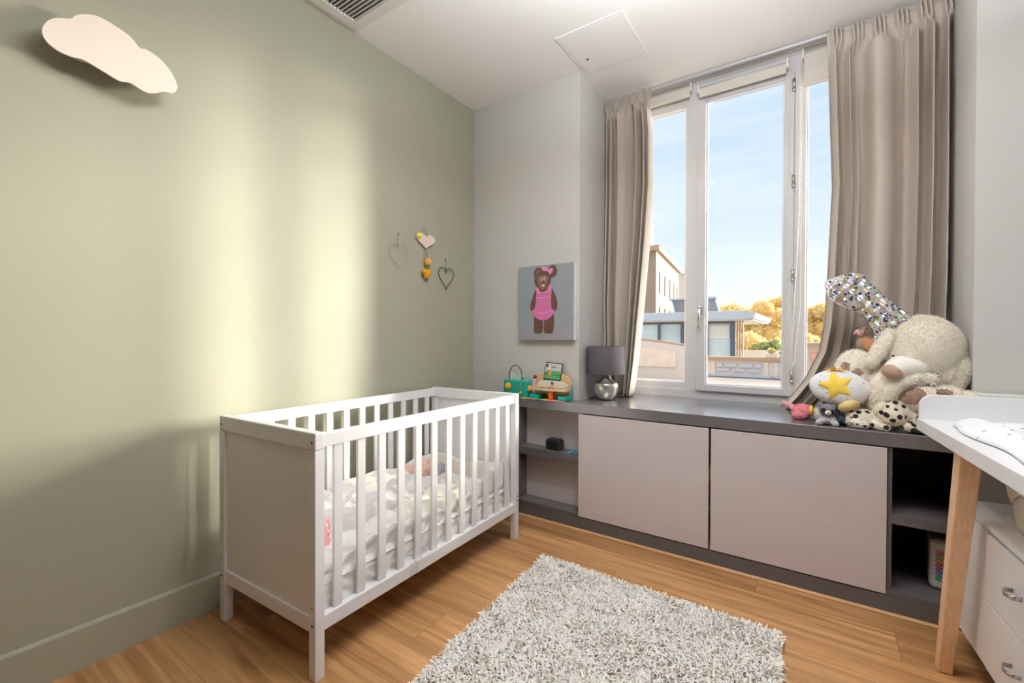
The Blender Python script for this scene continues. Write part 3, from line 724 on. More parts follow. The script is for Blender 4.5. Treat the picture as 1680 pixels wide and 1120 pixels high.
def duvet():
    mb_ = MB(); seed = 4
    def fn(u, v):
        l = .055 + 1.10 * v; a = u
        if a < .62:                                        # lying on the mattress
            t = a / .62; w_ = .33 + .25 * t + .02 * math.sin(7 * v); e = math.sin(min(1, t / .12, v / .05, (1 - v) / .06) * PI / 2)
            f = fold(l, w_, seed, 1.1); rd = (1 - abs(math.sin(6.5 * (l * .8 + w_ * .9) + 1.3 * math.sin(8 * w_ + seed)))) ** 2.2
            z = .3335 * (1 - e) + e * .352 + .05 * (.35 + .45 * f + .55 * rd) * e; return w_, l, max(z, .3335)
        t = (a - .62) / .38; w0_ = .58 + .02 * math.sin(7 * v); f = fold(l, w0_, seed, 1.1); rd = (1 - abs(math.sin(6.5 * (l * .8 + w0_ * .9) + 1.3 * math.sin(8 * w0_ + seed)))) ** 2.2
        zt_ = max(.3335, .352 + .05 * (.35 + .45 * f + .55 * rd)) + .006; zb_ = .218 + .030 * (1 - abs(math.sin(5 * l + 1))) + .01 * math.sin(23 * l)
        w_ = w0_ + (CW - .040 - w0_) * min(1, math.sin(min(1, t / .25) * PI / 2)); z = zt_ + (zb_ - zt_) * max(0, (t - .08) / .92) ** 1.1
        w_ -= (.006 + .010 * abs(math.sin(17 * l + 26 * z + 2 * math.sin(9 * l))) + .006 * abs(math.sin(41 * l - 33 * z + 3 * math.sin(13 * l)))) * min(1, t * 3) - .010
        return min(w_, CW - .0345), l, z
    mb_.grid(lambda u, v: CO @ Vector(fn(u, v)), 110, 260)
    o = obj('cot_duvet', mb_, M['white_cloth']); so = o.modifiers.new('s', 'SOLIDIFY'); so.thickness = .004; so.offset = -1
    return tag(o, 'rumpled white cot duvet spilling over the room side of the mattress behind the slats', 'duvet')
duvet()
crumple('baby_blanket', 'crumpled pale grey sleeping bag lying across the middle of the cot', 'blanket', M['grey_cloth'], q4((.10, .07), (.47, .08), (.46, .98), (.12, .92)), 9, .375, .060, 1.25)
crumple('cream_blanket', 'cream blanket bunched against the wall side of the cot', 'blanket', M['cream_cloth'], q4((.04, .10), (.17, .08), (.19, 1.00), (.05, 1.05)), 6, .375, .055, 1.2, 60)
crumple('cream_cloth', 'cream cloth folded over the duvet edge by the room side slats', 'cloth', M['cream_cloth'], q4((.46, .50), (.595, .46), (.590, .90), (.45, .94)), 12, .388, .032, 1.6, 60, 90)
crumple('pink_towel', 'dusty pink cloth bundled near the far end of the cot', 'cloth', M['pink_cloth'], q4((.09, .90), (.26, .92), (.24, 1.12), (.10, 1.13)), 3, .405, .045, 2.0, 60, 60)
crumple('floral_pillow', 'small pink floral pillow corner peeking up at the near end of the cot', 'pillow', M['pink_print'], q4((.30, .06), (.50, .06), (.46, .19), (.33, .17)), 5, .43, .045, 1.2, 40, 30)
crumple('grey_ribbon_cloth', 'small dark grey knotted cloth lying beyond the grey sleeping bag in the cot', 'cloth', M['grey_fur'], q4((.27, .98), (.345, .98), (.34, 1.06), (.28, 1.06)), 7, .42, .03, 3, 30, 30)

# ------------------------------------------------------------------ shaggy rug
def rug():
    A, B, C_, D_ = (-1.215, 2.045), (-.125, 2.035), (-.05, .60), (-1.085, .55)
    mb_ = MB()
    def q(u, v):
        x = (1 - u) * (1 - v) * A[0] + u * (1 - v) * B[0] + u * v * C_[0] + (1 - u) * v * D_[0]
        y = (1 - u) * (1 - v) * A[1] + u * (1 - v) * B[1] + u * v * C_[1] + (1 - u) * v * D_[1]
        return x, y
    vs = [Vector((*q(u, v), z)) for z in (.001, .008) for (u, v) in ((0, 0), (1, 0), (1, 1), (0, 1))]
    mb_.add(vs, [(3, 2, 1, 0), (4, 5, 6, 7), (0, 1, 5, 4), (1, 2, 6, 5), (2, 3, 7, 6), (3, 0, 4, 7)])
    n = 42000
    u = rng.uniform(0, 1, n); v = rng.uniform(0, 1, n) ** 1.15
    x = (1 - u) * (1 - v) * A[0] + u * (1 - v) * B[0] + u * v * C_[0] + (1 - u) * v * D_[0]
    y = (1 - u) * (1 - v) * A[1] + u * (1 - v) * B[1] + u * v * C_[1] + (1 - u) * v * D_[1]
    # clumped lean direction
    ang = 2.6 * np.sin(7 * x + 3 * np.sin(9 * y)) + 2.2 * np.sin(8.3 * y + 2 * np.sin(6 * x)) + rng.normal(0, 1.5, n)
    L = rng.uniform(.018, .034, n); lean = rng.uniform(.25, 1.25, n)
    dx, dy = np.cos(ang), np.sin(ang); wd = rng.uniform(.0022, .0040, n)
    rings = []
    for k, t in enumerate((0, .35, .7, 1.0)):
        bend = lean * (t ** 1.3); hx = x + dx * L * np.sin(bend) * t; hy = y + dy * L * np.sin(bend) * t; hz = .006 + L * np.cos(bend) * t * .92
        tw = ang + PI / 2 + t * rng.normal(0, .7, n); ww = wd * (1.0, 1.2, 1.1, .45)[k]
        rings.append(np.stack([np.stack([hx + np.cos(tw) * ww, hy + np.sin(tw) * ww, hz], 1), np.stack([hx - np.cos(tw) * ww, hy - np.sin(tw) * ww, hz], 1)], 1))
    P_ = np.stack(rings, 1).reshape(-1, 3); b = len(mb_.v)
    mb_.v += [tuple(p) for p in P_]
    for i in range(n):
        o = b + i * 8
        mb_.f += [(o, o + 1, o + 3, o + 2), (o + 2, o + 3, o + 5, o + 4), (o + 4, o + 5, o + 7, o + 6)]
    mb_.mi += [1 if rng.random() < .5 else 2 for _ in range(n) for _k in range(3)]; mb_.sm += [True] * (3 * n)
    base = Mat('rug_backing', (206, 186, 156), .95).vary(.1, 60).m
    y1 = Mat('white_wool_yarn', (252, 250, 247), .9).vary(.02, 30).m; y2 = Mat('ivory_wool_yarn', (247, 243, 236), .9).vary(.04, 30).m
    return obj('shaggy_rug', mb_, [base, y1, y2])
tag(rug(), 'white shaggy rug lying on the oak floor beside the cot', 'rug')

# ------------------------------------------------------------------ cloud wall light
cloud_pts = [(0.33, 2.156), (0.341, 2.19), (0.363, 2.215), (0.397, 2.232), (0.412, 2.253), (0.442, 2.273), (0.474, 2.281), (0.523, 2.271), (0.557, 2.257), (0.582, 2.233), (0.602, 2.237), (0.643, 2.224), (0.678, 2.192), (0.698, 2.152), (0.697, 2.133), (0.685, 2.114), (0.654, 2.105), (0.624, 2.086), (0.596, 2.079), (0.553, 2.092), (0.524, 2.085), (0.481, 2.097), (0.428, 2.112), (0.401, 2.107), (0.367, 2.11), (0.339, 2.128)]
def smooth_poly(p, k=4):
    n = len(p); o = []
    for i in range(n):
        a, b, c, d_ = p[i - 1], p[i], p[(i + 1) % n], p[(i + 2) % n]
        for j in range(k):
            t = j / k
            o.append(tuple(.5 * ((2 * b[q]) + (-a[q] + c[q]) * t + (2 * a[q] - 5 * b[q] + 4 * c[q] - d_[q]) * t * t + (-a[q] + 3 * b[q] - 3 * c[q] + d_[q]) * t ** 3) for q in (0, 1)))
    return o
cl = thing('cloud_wall_light', (XW, .52, 2.09), 'white cloud-shaped wall light high on the green wall', 'wall light')
cp_ = smooth_poly(cloud_pts)
obj('front_plate', MB().prism(cp_[::-1], 'x', -2.078, -2.072), M['cloud'], cl)
cx_, cy_ = .515, 2.17
inner = [(cx_ + (a - cx_) * .62, cy_ + (b - cy_) * .5) for a, b in cp_]
obj('back_box', MB().prism(inner[::-1], 'x', XW + .0005, -2.0785), M['plastic_white'], cl)

# ------------------------------------------------------------------ small wall hangings
def heart(cy, cz, w_, h_, x, n=48):
    o = []
    for i in range(n):
        t = 2 * PI * i / n; hx = 16 * math.sin(t) ** 3; hz = 13 * math.cos(t) - 5 * math.cos(2 * t) - 2 * math.cos(3 * t) - math.cos(4 * t)
        o.append((x, cy + hx / 32 * w_, cz + (hz + 2.5) / 29 * h_))
    return o
h1 = thing('wire_heart', (XW, 1.866, 1.59), 'thin pale gold wire heart hanging on the wall, leftmost of the three hangings', 'wall decoration')
obj('heart', MB().tube(heart(1.866, 1.667, .145, .150, XW + .012), .0016, 6, closed=True), M['gold_wire'], h1)
obj('cord', MB().tube([(XW + .010, 1.866, 1.725), (XW + .006, 1.866, 1.80)], .0016, 6).ell((XW + .005, 1.872, 1.806), (.005, .006, .008), n=10), M['twine'], h1)
h3 = thing('wire_heart', (XW, 2.29, 1.505), 'thicker dark wire heart hanging nearest the room corner', 'wall decoration')
obj('heart', MB().tube(heart(2.29, 1.578, .150, .150, XW + .012), .0028, 6, closed=True), M['dark_wire'], h3)
obj('cord', MB().tube([(XW + .010, 2.29, 1.637), (XW + .006, 2.29, 1.705)], .0014, 6).ell((XW + .004, 2.29, 1.712), (.005, .006, .006), n=10), M['dark_wire'], h3)
h2 = thing('heart_garland', (XW, 2.09, 1.55), 'pale pink wooden heart with two yellow felt pendants hanging between the wire hearts', 'wall decoration')
def filled_heart(cy, cz, w_, h_, x0, x1, ty=0):
    pts = [(p[1], p[2]) for p in heart(cy, cz, w_, h_, 0)]
    if ty: pts = [(cy + (a - cy) * math.cos(ty) - (b - cz) * math.sin(ty), cz + (a - cy) * math.sin(ty) + (b - cz) * math.cos(ty)) for a, b in pts]
    return MB().prism(pts[::-1], 'x', x0, x1)
obj('wooden_heart', filled_heart(2.095, 1.798, .165, .098, XW + .006, XW + .016), M['pale_pink'], h2)
obj('felt_flower', MB().ell((XW + .020, 2.03, 1.825), (.007, .020, .018), n=14), M['felt_yellow'], h2)
obj('cord', MB().tube([(XW + .008, 2.05, 1.84), (XW + .006, 2.085, 1.895), (XW + .008, 2.135, 1.835)], .0012, 5).tube([(XW + .010, 2.085, 1.76), (XW + .010, 2.085, 1.585)], .0015, 5).tube([(XW + .016, 2.100, 1.755), (XW + .016, 2.104, 1.69)], .0022, 5), M['twine'], h2)
obj('felt_ball', MB().ell((XW + .024, 2.103, 1.667), (.022, .025, .026), n=16), M['felt_gold'], h2)
fh = MB(); fh.ell((XW + .022, 2.078, 1.598), (.018, .022, .020), n=14); fh.ell((XW + .022, 2.108, 1.598), (.018, .022, .020), n=14); fh.ell((XW + .022, 2.093, 1.582), (.018, .026, .025), n=14)
obj('felt_heart', fh, M['felt_ochre'], h2)

# ------------------------------------------------------------------ painted canvas
cv = thing('canvas_painting', (-1.517, YB, 1.158), 'grey canvas painting of a brown bear in a pink dress', 'painting')
X0, X1, Z0, Z1 = -1.727, -1.307, 1.158, 1.655; YC = YB - .034
obj('canvas', MB().bbox(X0, X1, YC, YB - .0005, Z0, Z1, .002), [M['canvas_grey']], cv)
obj('side_edge', MB().box(X1 + .0002, X1 + .0012, YC + .001, YB - .0005, Z0, Z1), M['upvc_bead'], cv)
pm = MB()
def U(u, v): return (X0 + u * (X1 - X0), Z0 + (1 - v) * (Z1 - Z0))
def flat(pts, mi, lay, sm_=True):
    q_ = smooth_poly([U(*p) for p in pts], 4) if sm_ else [U(*p) for p in pts]
    pm.add([Vector((a, YC - .0006 * lay, b)) for a, b in q_], [tuple(range(len(q_)))], mi)
def disc(u, v, ru, rv, mi, lay):
    pts = [U(u + ru * math.cos(t), v + rv * math.sin(t)) for t in np.linspace(0, 2 * PI, 28, endpoint=False)]
    pm.add([Vector((a, YC - .0006 * lay, b)) for a, b in pts], [tuple(range(28))], mi)
flat([(0.003, .87), (.997, .87), (.997, .997), (.003, .997)], 4, 1, False)
# legs, ears, head, arms, dress
flat([(.31, .66), (.29, .82), (.30, .90), (.38, .915), (.45, .90), (.46, .80), (.44, .66)], 0, 2)
flat([(.50, .66), (.48, .80), (.49, .90), (.57, .915), (.64, .90), (.66, .80), (.65, .66)], 0, 2)
disc(.375, .105, .085, .080, 0, 2); disc(.63, .095, .085, .083, 0, 2); disc(.375, .11, .05, .045, 1, 3)
flat([(.34, .30), (.27, .42), (.23, .52), (.235, .60), (.29, .615), (.33, .58), (.35, .45)], 0, 3)
flat([(.60, .30), (.68, .40), (.72, .50), (.71, .59), (.66, .62), (.62, .58), (.60, .45)], 0, 3)
flat([(.33, .30), (.34, .38), (.33, .50), (.30, .58), (.26, .61), (.30, .68), (.40, .73), (.50, .735), (.60, .70), (.67, .61), (.62, .58), (.61, .45), (.62, .29), (.56, .27), (.40, .28)], 2, 4)
flat([(.335, .28), (.375, .28), (.39, .345), (.36, .36)], 3, 5, False); flat([(.575, .275), (.62, .275), (.60, .36), (.56, .345)], 3, 5, False); flat([(.36, .350), (.60, .345), (.60, .362), (.36, .367)], 3, 5, False)
flat([(.33, .43), (.61, .425), (.61, .437), (.33, .442)], 3, 5, False)
flat([(.32, .612), (.45, .640), (.64, .612), (.64, .625), (.45, .654), (.32, .625)], 3, 5, False)
flat([(.30, .20), (.33, .27), (.38, .31), (.40, .345), (.46, .36), (.52, .345), (.55, .30), (.60, .23), (.61, .17), (.55, .10), (.47, .075), (.39, .09), (.33, .13)], 0, 6)
flat([(.36, .16), (.38, .26), (.42, .30), (.46, .33), (.51, .30), (.55, .24), (.56, .16), (.46, .13)], 1, 7)
disc(.44, .19, .017, .022, 5, 8); disc(.495, .185, .017, .022, 5, 8); disc(.443, .192, .009, .013, 6, 9); disc(.498, .187, .009, .013, 6, 9)
disc(.47, .228, .018, .012, 6, 8); disc(.47, .275, .03, .012, 5, 8)
flat([(.44, .055), (.47, .015), (.53, .04), (.56, .062), (.63, .05), (.64, .09), (.59, .135), (.55, .09), (.50, .085)], 3, 9)
obj('painted_bear', pm, [M['bear_brown'], M['bear_light'], M['bear_pink'], M['bear_pale_pink'], M['canvas_floor'], M['plastic_white'], M['black']], cv)

# ------------------------------------------------------------------ table lamp
LX, LY = -1.158, 2.735
tl = thing('table_lamp', (LX, LY, ZT), 'table lamp with charcoal drum shade and rounded brushed metal base', 'lamp')
obj('base', MB().lathe([(.036, 0), (.044, .003), (.056, .016), (.067, .036), (.074, .060), (.0765, .084), (.074, .104), (.068, .112), (.054, .119), (.040, .130), (.030, .145), (.023, .165), (.020, .185), (.019, .20)], (LX, LY, ZT), 48), M['nickel'], tl)
sh = MB()
sh.lathe([(.122, .168), (.118, .345), (.115, .345), (.119, .168), (.122, .168)], (LX, LY, ZT), 56, cap=False)
obj('lamp_shade', sh, M['shade'], tl)
obj('lamp_holder', MB().lathe([(.012, .20), (.012, .23), (.022, .235), (.026, .27), (.018, .31), (.002, .32)], (LX, LY, ZT), 24).box(LX - .118, LX + .118, LY - .002, LY + .002, ZT + .338, ZT + .341), M['plastic_white'], tl)
obj('cable', MB().tube([(LX - .04, LY - .02, ZT + .004), (LX - .10, LY - .03, ZT + .003), (LX - .118, LY + .03, ZT + .003), (LX - .10, LY + .16, ZT + .003)], .003, 6), M['black'], tl)

# ------------------------------------------------------------------ toy radio lantern
rd = thing('toy_radio', (-1.715, 2.545, ZT), 'small teal toy radio with an orange dial and a dark hoop handle', 'toy radio')
R0, R1 = -1.806, -1.620
obj('body', MB().bbox(R0, R1, 2.500, 2.575, ZT + .001, ZT + .112, .010, seg=3), M['teal'], rd)
obj('dial', MB().lathe([(.0, 0), (.024, 0), (.024, .007), (.016, .010), (0, .010)], (0, 0, 0), 28, T=Matrix.Translation((R0 + .040, 2.500, ZT + .070)) @ Matrix.Rotation(PI / 2, 4, 'X')), M['amber'], rd)
obj('knob', MB().lathe([(0, 0), (.010, 0), (.010, .006), (0, .007)], (0, 0, 0), 20, T=Matrix.Translation((R0 + .142, 2.500, ZT + .032)) @ Matrix.Rotation(PI / 2, 4, 'X')), M['amber'], rd)
for k in range(3):
    obj('button', MB().lathe([(0, 0), (.004, 0), (.004, .004), (0, .004)], (0, 0, 0), 12, T=Matrix.Translation((R0 + .142, 2.500, ZT + .058 + .016 * k)) @ Matrix.Rotation(PI / 2, 4, 'X')), M['amber'], rd)
obj('side_knob', MB().lathe([(0, 0), (.020, 0), (.020, .008), (0, .009)], (0, 0, 0), 20, T=Matrix.Translation((R1, 2.535, ZT + .060)) @ Matrix.Rotation(PI / 2, 4, 'Y')), M['amber'], rd)
hp = [(R0 + .020, 2.54, ZT + .11)] + [(R0 + .073 - .053 * math.cos(t), 2.54, ZT + .135 + .075 * math.sin(t)) for t in np.linspace(0, PI, 22)] + [(R0 + .126, 2.54, ZT + .11)]
obj('handle', MB().tube(hp, .0032, 8), M['dark_wire'], rd)
obj('cat_shaped_top', MB().prism(smooth_poly([(R0 + .03, ZT + .112), (R0 + .03, ZT + .155), (R0 + .045, ZT + .150), (R0 + .072, ZT + .138), (R0 + .100, ZT + .150), (R0 + .116, ZT + .155), (R0 + .116, ZT + .112)], 3), 'y', 2.553, 2.569), Mat('frosted_lamp_plastic', (206, 214, 206), .5).vary(.02, 9).m, rd)
obj('cable', MB().tube([(R0 + .004, 2.56, ZT + .030), (R0 - .03, 2.562, ZT + .028), (R0 - .07, 2.565, ZT + .004), (R0 - .16, 2.57, ZT + .0035)], .0025, 6), M['black'], rd)

# ------------------------------------------------------------------ wooden toy piano + play sheet
tp = thing('toy_piano', (-1.43, 2.545, ZT), 'wooden toy piano with white keyboard and turquoise feet on the worktop', 'toy piano')
a0, a1 = -1.590, -1.318
arch = [(a0 + .012, ZT + .030)] + [((a0 + a1) / 2 - (a1 - a0) / 2 * .96 * math.cos(t), ZT + .080 + .100 * math.sin(t) ** .8) for t in np.linspace(.02, PI - .02, 26)] + [(a1 - .008, ZT + .030)]
obj('back_board', MB().prism(arch, 'y', 2.566, 2.580), M['ply'], tp)
kb = MB().bbox(a0 + .012, a1 - .014, 2.492, 2.560, ZT + .062, ZT + .078, .006)
obj('keyboard', kb, M['plastic_white'], tp)
kt = MB(); cols = []
for k in range(8):
    kt.bbox(a0 + .018 + k * .030, a0 + .018 + k * .030 + .028, 2.489, 2.545, ZT + .0785, ZT + .084, .0015, mi=k % 5)
obj('keys', kt, [Mat('key_coral', (238, 170, 140), .5).vary(.02, 9).m, Mat('key_yellow', (236, 208, 120), .5).vary(.02, 9).m, M['ply'], Mat('key_peach', (240, 190, 150), .5).vary(.02, 9).m, Mat('key_red', (220, 110, 100), .5).vary(.02, 9).m], tp)
obj('front_rail', MB().bbox(a0 + .006, a1 - .008, 2.487, 2.567, ZT + .0575, ZT + .062, .002), M['ply'], tp)
st_ = smooth_poly([(a0 + .035, ZT + .084), (a0 + .042, ZT + .108), (a0 + .07, ZT + .120), (a1 - .075, ZT + .118), (a1 - .042, ZT + .106), (a1 - .032, ZT + .084)], 4)
obj('music_stand', MB().prism(st_, 'y', 2.553, 2.561), M['plastic_white'], tp)
obj('button', MB().lathe([(0, 0), (.010, 0), (.010, .004), (0, .004)], (0, 0, 0), 18, T=Matrix.Translation(((a0 + a1) / 2 + .003, 2.553, ZT + .103)) @ Matrix.Rotation(PI / 2, 4, 'X')), M['blue'], tp)
for (b0, b1) in ((a0 + .002, a0 + .065), (a1 - .062, a1 - .002)):
    obj('foot', MB().bbox(b0, b1, 2.495, 2.582, ZT + .002, ZT + .030, .003), M['teal'], tp)
obj('side_panel', MB().prism([(2.560, ZT + .03), (2.584, ZT + .03), (2.584, ZT + .105), (2.572, ZT + .10)], 'x', a1 - .008, a1 - .002), M['teal_felt'], tp)
obj('pivot', MB().bbox((a0 + a1) / 2 + .000, (a0 + a1) / 2 + .032, 2.500, 2.530, ZT + .006, ZT + .056, .010, seg=3), M['orange'], tp)
rj = Matrix.Translation(((a0 + a1) / 2, 2.558, ZT + .125)) @ Matrix.Rotation(.07, 4, 'Y') @ Matrix.Rotation(-.20, 4, 'X')
tb = thing('picture_card', ((a0 + a1) / 2, 2.55, ZT + .125), 'dark framed picture card with green meadow propped on the toy piano', 'card')
obj('card', MB().bbox(-.066, .060, -.003, .001, -.008, .112, .004, T=rj), M['black'], tb)
pc = MB(); 
def rr(x0, x1, z0, z1, mi, k): pc.add([rj @ Vector(p) for p in ((x0, -.0035 - .0003 * k, z0), (x1, -.0035 - .0003 * k, z0), (x1, -.0035 - .0003 * k, z1), (x0, -.0035 - .0003 * k, z1))], [(0, 1, 2, 3)], mi)
rr(-.060, .054, .004, .106, 0, 0); rr(-.060, .054, .004, .030, 1, 1); rr(-.060, .054, .028, .046, 2, 1); rr(-.050, .050, .034, .060, 1, 2); rr(-.034, -.014, .026, .058, 3, 3); rr(-.056, -.044, .078, .100, 4, 3)
for k in range(5): rr(-.030, .052, .068 + .007 * k, .069 + .007 * k, 4, 2)
for k in range(4): rr(-.018 + .009 * k, -.012 + .009 * k, .078, .086, 4, 3)
obj('picture', pc, [Mat('card_white', (222, 228, 222), .5).vary(.02, 9).m, Mat('card_green', (70, 160, 100), .5).vary(.1, 30).m, Mat('card_dark_green', (40, 110, 80), .5).vary(.1, 30).m, M['orange'], M['black']], tb)
ps = MB(); xx = -1.648
for k, (wd_, mi) in enumerate(((.040, 0), (.030, 1), (.055, 2), (.030, 3), (.050, 0), (.030, 1), (.060, 2), (.030, 1))):
    ps.box(xx, xx + wd_, 2.468, 2.535, ZT + .0002, ZT + .0016, mi=mi); xx += wd_
tag(obj('play_sheet', ps, [M['felt_yellow'], M['pink'], Mat('pale_play_sheet', (206, 170, 120), .6).vary(.1, 30).m, M['teal']]), 'thin multicoloured play sheet under the toy piano at the worktop edge', 'sheet')
# little bottle behind the radio
sb = thing('small_bottle', (-1.60, 2.59, ZT), 'tiny clear bottle with dark red cap behind the toy radio', 'bottle')
obj('bottle', MB().lathe([(.018, .001), (.020, .01), (.020, .10), (.012, .118), (.011, .125)], (-1.602, 2.5815, ZT), 20), Mat('frosted_bottle', (196, 186, 184), .3).vary(.02, 9).m, sb)
obj('cap', MB().lathe([(.012, .125), (.012, .145), (.006, .147)], (-1.602, 2.5815, ZT), 16), Mat('wine_red_cap', (120, 50, 60), .4).vary(.05, 30).m, sb)

# things on the small shelf
sp_ = thing('small_speaker', (-1.42, 2.535, .453), 'small black rounded speaker on the left shelf of the cabinet', 'speaker')
obj('body', MB().bbox(-1.477, -1.372, 2.505, 2.575, .4535, .520, .018, seg=4), M['black'], sp_)
obj('top_grille', MB().bbox(-1.462, -1.387, 2.512, 2.568, .519, .523, .002), M['dark_fur'], sp_)
bt_ = MB(); bt_.bbox(-1.302, -1.270, 2.500, 2.530, .4535, .468, .004); bt_.bbox(-1.268, -1.240, 2.497, 2.525, .4535, .468, .004)
bt_.lathe([(.006, 0), (.006, .012)], (-1.286, 2.515, .467), 12); bt_.lathe([(.006, 0), (.006, .012)], (-1.262, 2.51, .467), 12); bt_.lathe([(.007, 0), (.007, .01)], (-1.300, 2.495, .4535), 12)
tag(obj('toy_brick', bt_, M['cyan_toy']), 'little blue toy brick piece on the left shelf beside the mauve door', 'toy')

# ------------------------------------------------------------------ nappy pack in the right niche
npk = thing('wipes_pack', (.46, 2.70, .10), 'white packet with a row of coloured ovals on the cabinet floor in the right niche', 'packet')
RM = Matrix.Translation((.46, 2.64, .100)) @ Matrix.Rotation(-.10, 4, 'Z')
obj('packet', MB().bbox(-.078, .022, -.04, .26, .0015, .215, .026, T=RM, seg=4), [Mat('glossy_white_film', (226, 224, 226), .25).vary(.03, 9).bump(.3, 20, .004).m], npk)
ov = MB()
for k, mi in enumerate((0, 1, 2, 3, 4, 5, 6)):
    c_ = Vector((-.044, -.0412, .052 + .0185 * k))
    pts = [RM @ (c_ + Vector((.0125 * math.cos(t), 0, .0080 * math.sin(t)))) for t in np.linspace(0, 2 * PI, 24, endpoint=False)]
    ov.tube(pts, .0022, 6, mi=mi, closed=True); ov.tube([RM @ (c_ + Vector((-.006, 0, -.003))), RM @ (c_ + Vector((.005, 0, .003)))], .002, 5, mi=mi)
obj('coloured_ovals', ov, [Mat('oval_%s' % n_, c_, .4).vary(.02, 9).m for n_, c_ in (('green', (40, 150, 110)), ('blue', (50, 130, 180)), ('violet', (110, 70, 150)), ('red', (200, 50, 70)), ('orange', (230, 120, 50)), ('lime', (110, 170, 60)), ('rose', (225, 80, 140)))], npk)
tx = MB()
for k in range(16): tx.box(-.018, -.015, -.0418, -.0412, .045 + .0085 * k, .045 + .0085 * k + (.005 if k % 4 else .003), T=RM)
obj('small_print', tx, M['seam'], npk)
sdp = MB()
for k in range(4): sdp.tube([RM @ Vector((-.0785, .02, .06 + .035 * k)), RM @ Vector((-.0785, .20, .075 + .035 * k))], .004, 6, mi=0)
obj('printed_stripes', sdp, Mat('plum_print', (130, 50, 100), .4).vary(.1, 30).m, npk)

# ------------------------------------------------------------------ changing table
CTd = Vector((.083, -.9965, 0)); CTn = Vector((.9965, .083, 0))       # towards the room / towards the right wall
CT = Matrix(((CTn.x, CTd.x, 0, .304), (CTn.y, CTd.y, 0, 2.380), (0, 0, 1, 0), (0, 0, 0, 1)))   # local x: right, y: towards camera
ct = D.objects.new('changing_table', None); COL.objects.link(ct); ct.location = (.62, 1.9, 0)
tag(ct, 'white changing table with drawers and slanted wooden legs at the right edge', 'changing table')
TL, TW = .95, .62
obj('tabletop', MB().bbox(0, TW, 0, TL, .815, .860, .002, T=CT), M['crib'], ct)
bo = [(.004, .858), (TW - .004, .858), (TW - .004, .956)] + [(.004 + .045 + .045 * math.cos(t), .911 + .045 * math.sin(t)) for t in np.linspace(PI / 2, PI, 9)]
def yprism(poly, y0, y1):
    mb_ = MB(); n = len(poly)
    vs = [CT @ Vector((a, y0, b)) for a, b in poly] + [CT @ Vector((a, y1, b)) for a, b in poly]
    mb_.add(vs, [tuple(range(n)), tuple(range(2 * n - 1, n - 1, -1))] + [(i, n + i, n + (i + 1) % n, (i + 1) % n) for i in range(n)]); return mb_
bevel(obj('end_board', yprism(bo, .004, .022), M['crib'], ct), .003)
obj('back_board', MB().bbox(TW - .02, TW - .002, .024, TL, .858, .956, .003, T=CT), M['crib'], ct)
def leg(pt0, pt1, w0, w1):
    """tapered square leg between foot centre and head centre, world coordinates"""
    a, b = Vector(pt0), Vector(pt1); vs = []
    for p, w_ in ((a, w0), (b, w1)):
        for sx, sy in ((-1, -1), (1, -1), (1, 1), (-1, 1)): vs.append(p + CTn * sx * w_ / 2 - CTd * sy * w_ / 2)
    return MB().add(vs, [(3, 2, 1, 0), (4, 5, 6, 7), (0, 1, 5, 4), (1, 2, 6, 5), (2, 3, 7, 6), (3, 0, 4, 7)])
bevel(obj('leg', leg((.356, 2.172, .001), (.385, 2.02, .8155), .040, .056), M['pine'], ct, fixn=True), .004)
bevel(obj('leg', leg((.425, 1.455, .001), (.425, 1.56, .8155), .040, .056), M['pine'], ct, fixn=True), .004)
bevel(obj('leg', leg((.86, 2.20, .001), (.84, 2.08, .8155), .040, .056), M['pine'], ct, fixn=True), .004)
bevel(obj('leg', leg((.92, 1.49, .001), (.90, 1.60, .8155), .040, .056), M['pine'], ct, fixn=True), .004)
# drawer body
CB = Matrix(((CTn.x, CTd.x, 0, .4145), (CTn.y, CTd.y, 0, 2.352), (0, 0, 1, 0), (0, 0, 0, 1)))
BL = .90; BD = .42
bdm = MB().bbox(0, BD, 0, BL, .556, .573, .002, T=CB); bdm.box(.012, BD, .002, BL - .002, .110, .125, T=CB); bdm.box(.012, BD, 0, .016, .110, .556, T=CB); bdm.box(.012, BD, BL - .016, BL, .110, .556, T=CB)
bdm.box(.03, .04, .016, BL - .016, .125, .556, T=CB); bdm.bbox(.0, .016, 0, .292, .110, .552, .001, T=CB)
obj('cabinet_body', bdm, M['crib'], ct)
obj('rear_panel', MB().box(BD, BD + .02, .1, BL - .1, .12, .815, T=CB), M['crib'], ct)
for (z0, z1) in ((.338, .545), (.114, .333)):
    dr = obj('drawer', MB().bbox(-.004, .014, .2945, BL, z0, z1, .0015, T=CB), M['crib'], ct)
    zc_ = (z0 + z1) / 2 + .002; yc_ = .29 + .218
    hp = [CB @ Vector((-.004, yc_ - .026, zc_ + .010)), CB @ Vector((-.022, yc_ - .025, zc_ + .010)), CB @ Vector((-.028, yc_ - .014, zc_ + .010)), CB @ Vector((-.031, yc_, zc_ + .010)), CB @ Vector((-.028, yc_ + .014, zc_ + .010)), CB @ Vector((-.022, yc_ + .025, zc_ + .010)), CB @ Vector((-.004, yc_ + .026, zc_ + .010))]
    hm = MB()
    for i in range(len(hp)): pass
    top = [p + Vector((0, 0, .005)) for p in hp]; bot = [p - Vector((0, 0, .007)) for p in hp]
    n_ = len(hp); hm.add(top + bot, [(i, i + 1, n_ + i + 1, n_ + i) for i in range(n_ - 1)], 0, True)
    h_ = obj('handle', hm, M['chrome'], dr); so = h_.modifiers.new('s', 'SOLIDIFY'); so.thickness = .002

